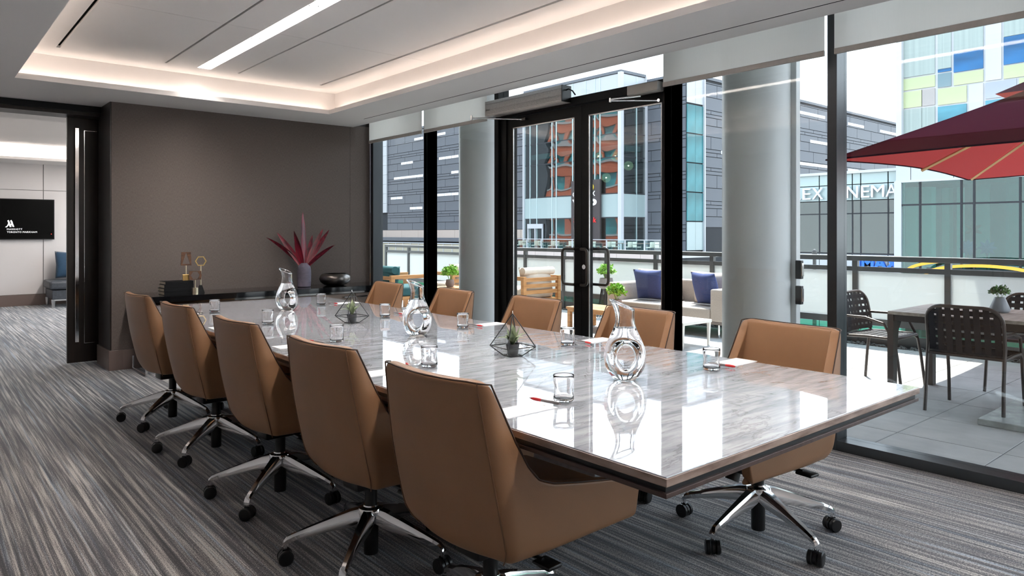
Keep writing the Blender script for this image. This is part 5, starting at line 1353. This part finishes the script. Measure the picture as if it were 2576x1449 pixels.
cells = [(c[1], c[0], 8.83, 12.6, 'window', M_pwin), (c[3], c[2], 8.98, 12.6, 'window', M_pwin), (c[3], c[2], 8.83, 8.96, 'window', M_bwin), (c[5], c[4], 9.60, 12.6, 'window', M_pwin), (c[5], c[4], 8.72, 9.58, 'window', M_bwin), (c[7], c[6], 8.12, 12.6, 'white_panel', M_pwhite), (c[9], c[8], 9.95, 12.6, 'window', M_pwin), (c[9], c[8], 8.72, 9.93, 'window', M_bwin),
         (c[1], c[0], 8.21, 8.76, 'coloured_panel', M_lime), (c[3], c[2], 8.12, 8.76, 'coloured_panel', M_slate2), (c[5], c[4], 8.12, 8.66, 'coloured_panel', M_lime), (c[9], c[8], 8.10, 8.66, 'coloured_panel', M_lime),
         (c13b, c[0], 7.35, 8.13, 'coloured_panel', M_lime), (c[1], c13, 7.35, 8.13, 'coloured_panel', M_beig2), (c11, c[2], 7.30, 8.05, 'coloured_panel', M_lime), (c[5], c12, 6.2, 8.05, 'white_panel', M_pwhite), (c93, c[6], 7.32, 8.04, 'coloured_panel', M_bgrey), (c[9]-1, c94, 7.32, 8.04, 'coloured_panel', M_lime),
         (c13b, c[0], 5.2, 7.27, 'window', M_pwin), (c[1], c13, 5.2, 7.27, 'window', M_pwin), (c11, c[2], 5.2, 7.22, 'window', M_twin), (c[9]-1, c[6], 5.2, 7.24, 'window', M_twin), (c[5], c12, 5.2, 6.15, 'white_panel', M_pwhite)]
for y0, y1, z0, z1, nm, m in cells: pbox(nm, m, of, O((XO+.24, XO+.31, y0+.02, y1-.02, z0, z1)))
pbox('edge_fin', M_fin, of, O((XO, XO+.4, YO1-.25, YO1, 4.0, 15.5)))
yb = [YO1, Yp(2292), Yp(2400), Yp(2520), YO0]
for a, b in zip(yb, yb[1:]): pbox('band_panel', M_pwhite, of, O((XO-.05, XO+.3, b+.015, a-.015, 3.85, 4.95)))
pbox('band_soffit', M_fin, of, O((XO-.08, XO+.4, YO0, YO1, 3.74, 3.85)))
pbox('end_pier', M_fin, of, O((XO-.1, XO+.4, Yp(2269), YO1+.05, -5.2, 3.8)))
M_og = pane_mat('office_glass', (.26, .60, .58), .5, 0, 1.5, .25, .05)
gy = [Yp(p) for p in (2270, 2315, 2419, 2451, 2567)]+[YO0]
for a, b in zip(gy, gy[1:]):
    for z0, z1 in ((2.70, 3.74), (-2.5, 2.62)): pbox('pane', M_og, of, O((XO-.02, XO+.02, b+.03, a-.03, z0, z1)))
    pbox('mullion', M_joint, of, O((XO-.05, XO+.08, b-.04, b+.04, -5.2, 3.74)))
pbox('transom', M_joint, of, O((XO-.04, XO+.06, YO0, YO1, 2.62, 2.70)))
M_in = mat('lobby_wall', (.42, .50, .48), .7, noise=((.4, .4, .4), .1)); M_inl = mat('lobby_column', (.60, .62, .56), .7, noise=((.4, .4, .4), .05)); M_ind = mat('lobby_dark', (.05, .15, .16), .6, noise=((.4, .4, .4), .2))
bx('lobby_back', M_in, of, *O((45, 45.2, YO0, YO1, -5.2, 4.0))); bx('lobby_floor', M_in, of, *O((XO, 45, YO0, YO1, -2.7, -2.5)))
for p0, p1, X, m in ((2278, 2304, 38.2, M_inl), (2318, 2343, 38.5, M_inl), (2352, 2368, 40.5, M_in), (2369, 2387, 40.0, M_inl), (2388, 2406, 41.0, M_ind), (2407, 2416, 40.0, M_inl), (2421, 2440, 42, M_ind), (2455, 2490, 42, M_in), (2492, 2530, 42, M_ind)):
    ya_, yb_ = on_X(p0, 500, X)[0], on_X(p1, 500, X)[0]
    pbox('lobby_pillar', m, of, O((X, X+.6, yb_, ya_, -2.5, 3.6 if m != M_ind else 3.9)))
# sculpture of metal petals inside the lobby glass, and the orange arches in front
M_pet = mat('petal_blue', (.03, .10, .30), .4, noise=((3, 3, 3), .3)); M_pet2 = mat('petal_red', (.45, .07, .03), .4, noise=((3, 3, 3), .3))
for px, py, m, n_, lab in ((2434, 624, M_pet, 11, 'blue metal flower sculpture behind the lobby glass'), (2447, 577, M_pet2, 6, 'red metal flower sculpture behind the lobby glass'), (2482, 624, M_pet, 8, 'blue and grey metal flower sculpture farther along the lobby glass')):
    xf = XO+(1.6 if n_ == 6 else .9); Y, z = on_X(px, py, xf)
    o = thing('metal_flower', lab, 'sculpture', (xf, Y, z))
    for k in range(n_): obj('petal', leaf(nb(), .42, .17, .5, 4, .3), m, o, rot=Euler((2*PI*k/n_, 0, 0)))
    obj('stalk', cyl(nb(), (.05, 0, 0), (.05, 0, -5.2-z), .02, n=6), M_tfr, o)
ar = thing('orange_arch_sign', 'orange curved arch bands on a sign in front of the office lobby', 'sign', (XO-1.5, on_X(2470, 680, XO-1.5)[0], -5.2))
M_or = mat('arch_orange', (.80, .38, .03), .5, noise=((1, 1, 1), .02))
yc = 0; zc = on_X(2470, 662, XO-1.5)[1]+5.2
for rx_, rz_, top in ((3.0, .62, .12), (2.2, .50, -.12)):
    pts = [(0, rx_*math.cos(t), zc+top-rz_+rz_*math.sin(t)) for t in [PI*k/24 for k in range(25)]]
    bm = nb(); ribbon(bm, pts, .1, (1, 0, 0), .13); obj('arch_band', bm, M_or, ar)
bx('sign_back', mat('sign_dark', (.03, .03, .035), .6, noise=((2, 2, 2), .2)), ar, .08, .2, -2.2, 2.2, 3.5, zc-.28)
for s in (-1, 1): bx('sign_post', M_tfr, ar, .08, .2, s*2-.06, s*2+.06, 0, 3.5)
# neighbouring orange and teal building, seen only as a reflection in the tower
M_orb = mat('orange_render', (.50, .13, .07), .6, noise=((.3, .3, .3), .08)); M_tw = mat('teal_glazing', (.05, .25, .28), .15, noise=((.3, .3, .3), .5))
nbd = thing('orange_neighbour_block', 'orange framed building with teal windows, mirrored in the glass tower', 'building', (0, 78, -5.2))
bx('core', M_tw, nbd, -12, -.3, 0, 22, 0, 36)
for k in range(8): bx('orange_band', M_orb, nbd, -.35, .2, 0, 22, 5+k*4.2, 6.5+k*4.2)
for k in range(6): bx('orange_pier', M_orb, nbd, -.35, .15, k*4.1, k*4.1+1.0, 0, 34)
for k in range(7): bx('white_ledge', M_pwhite, nbd, -.35, .3, 0, 22, 6.5+k*4.2, 6.8+k*4.2)
dk = tag(obj('grey_neighbour_block', box(nb(), -16, .5, 100.2, 150, -5.2, 34), M_panel), 'dark grey block next to the orange building, mirrored in the glass tower', 'building')
# lamp post just beyond the railing
x, y = on_X(2049, 640, 12.0)[0], 0
lp = thing('street_post', 'dark ornamental lamp post rising just beyond the railing', 'post', (12.0, x, -5.2))
obj('shaft', cyl(nb(), (0, 0, 0), (0, 0, 6.15), .045, .03, 10), M_tfr, lp, True); obj('finial', sphere(nb(), (0, 0, 6.18), .045, 10, 8, (1, 1, 1.4)), M_tfr, lp)
for s in (-1, 1): obj('scroll_arm', tube(nb(), [(0, 0, 5.75), (0, s*.12, 5.72), (0, s*.22, 5.78), (0, s*.27, 5.80)], .012, 6), M_tfr, lp, True)
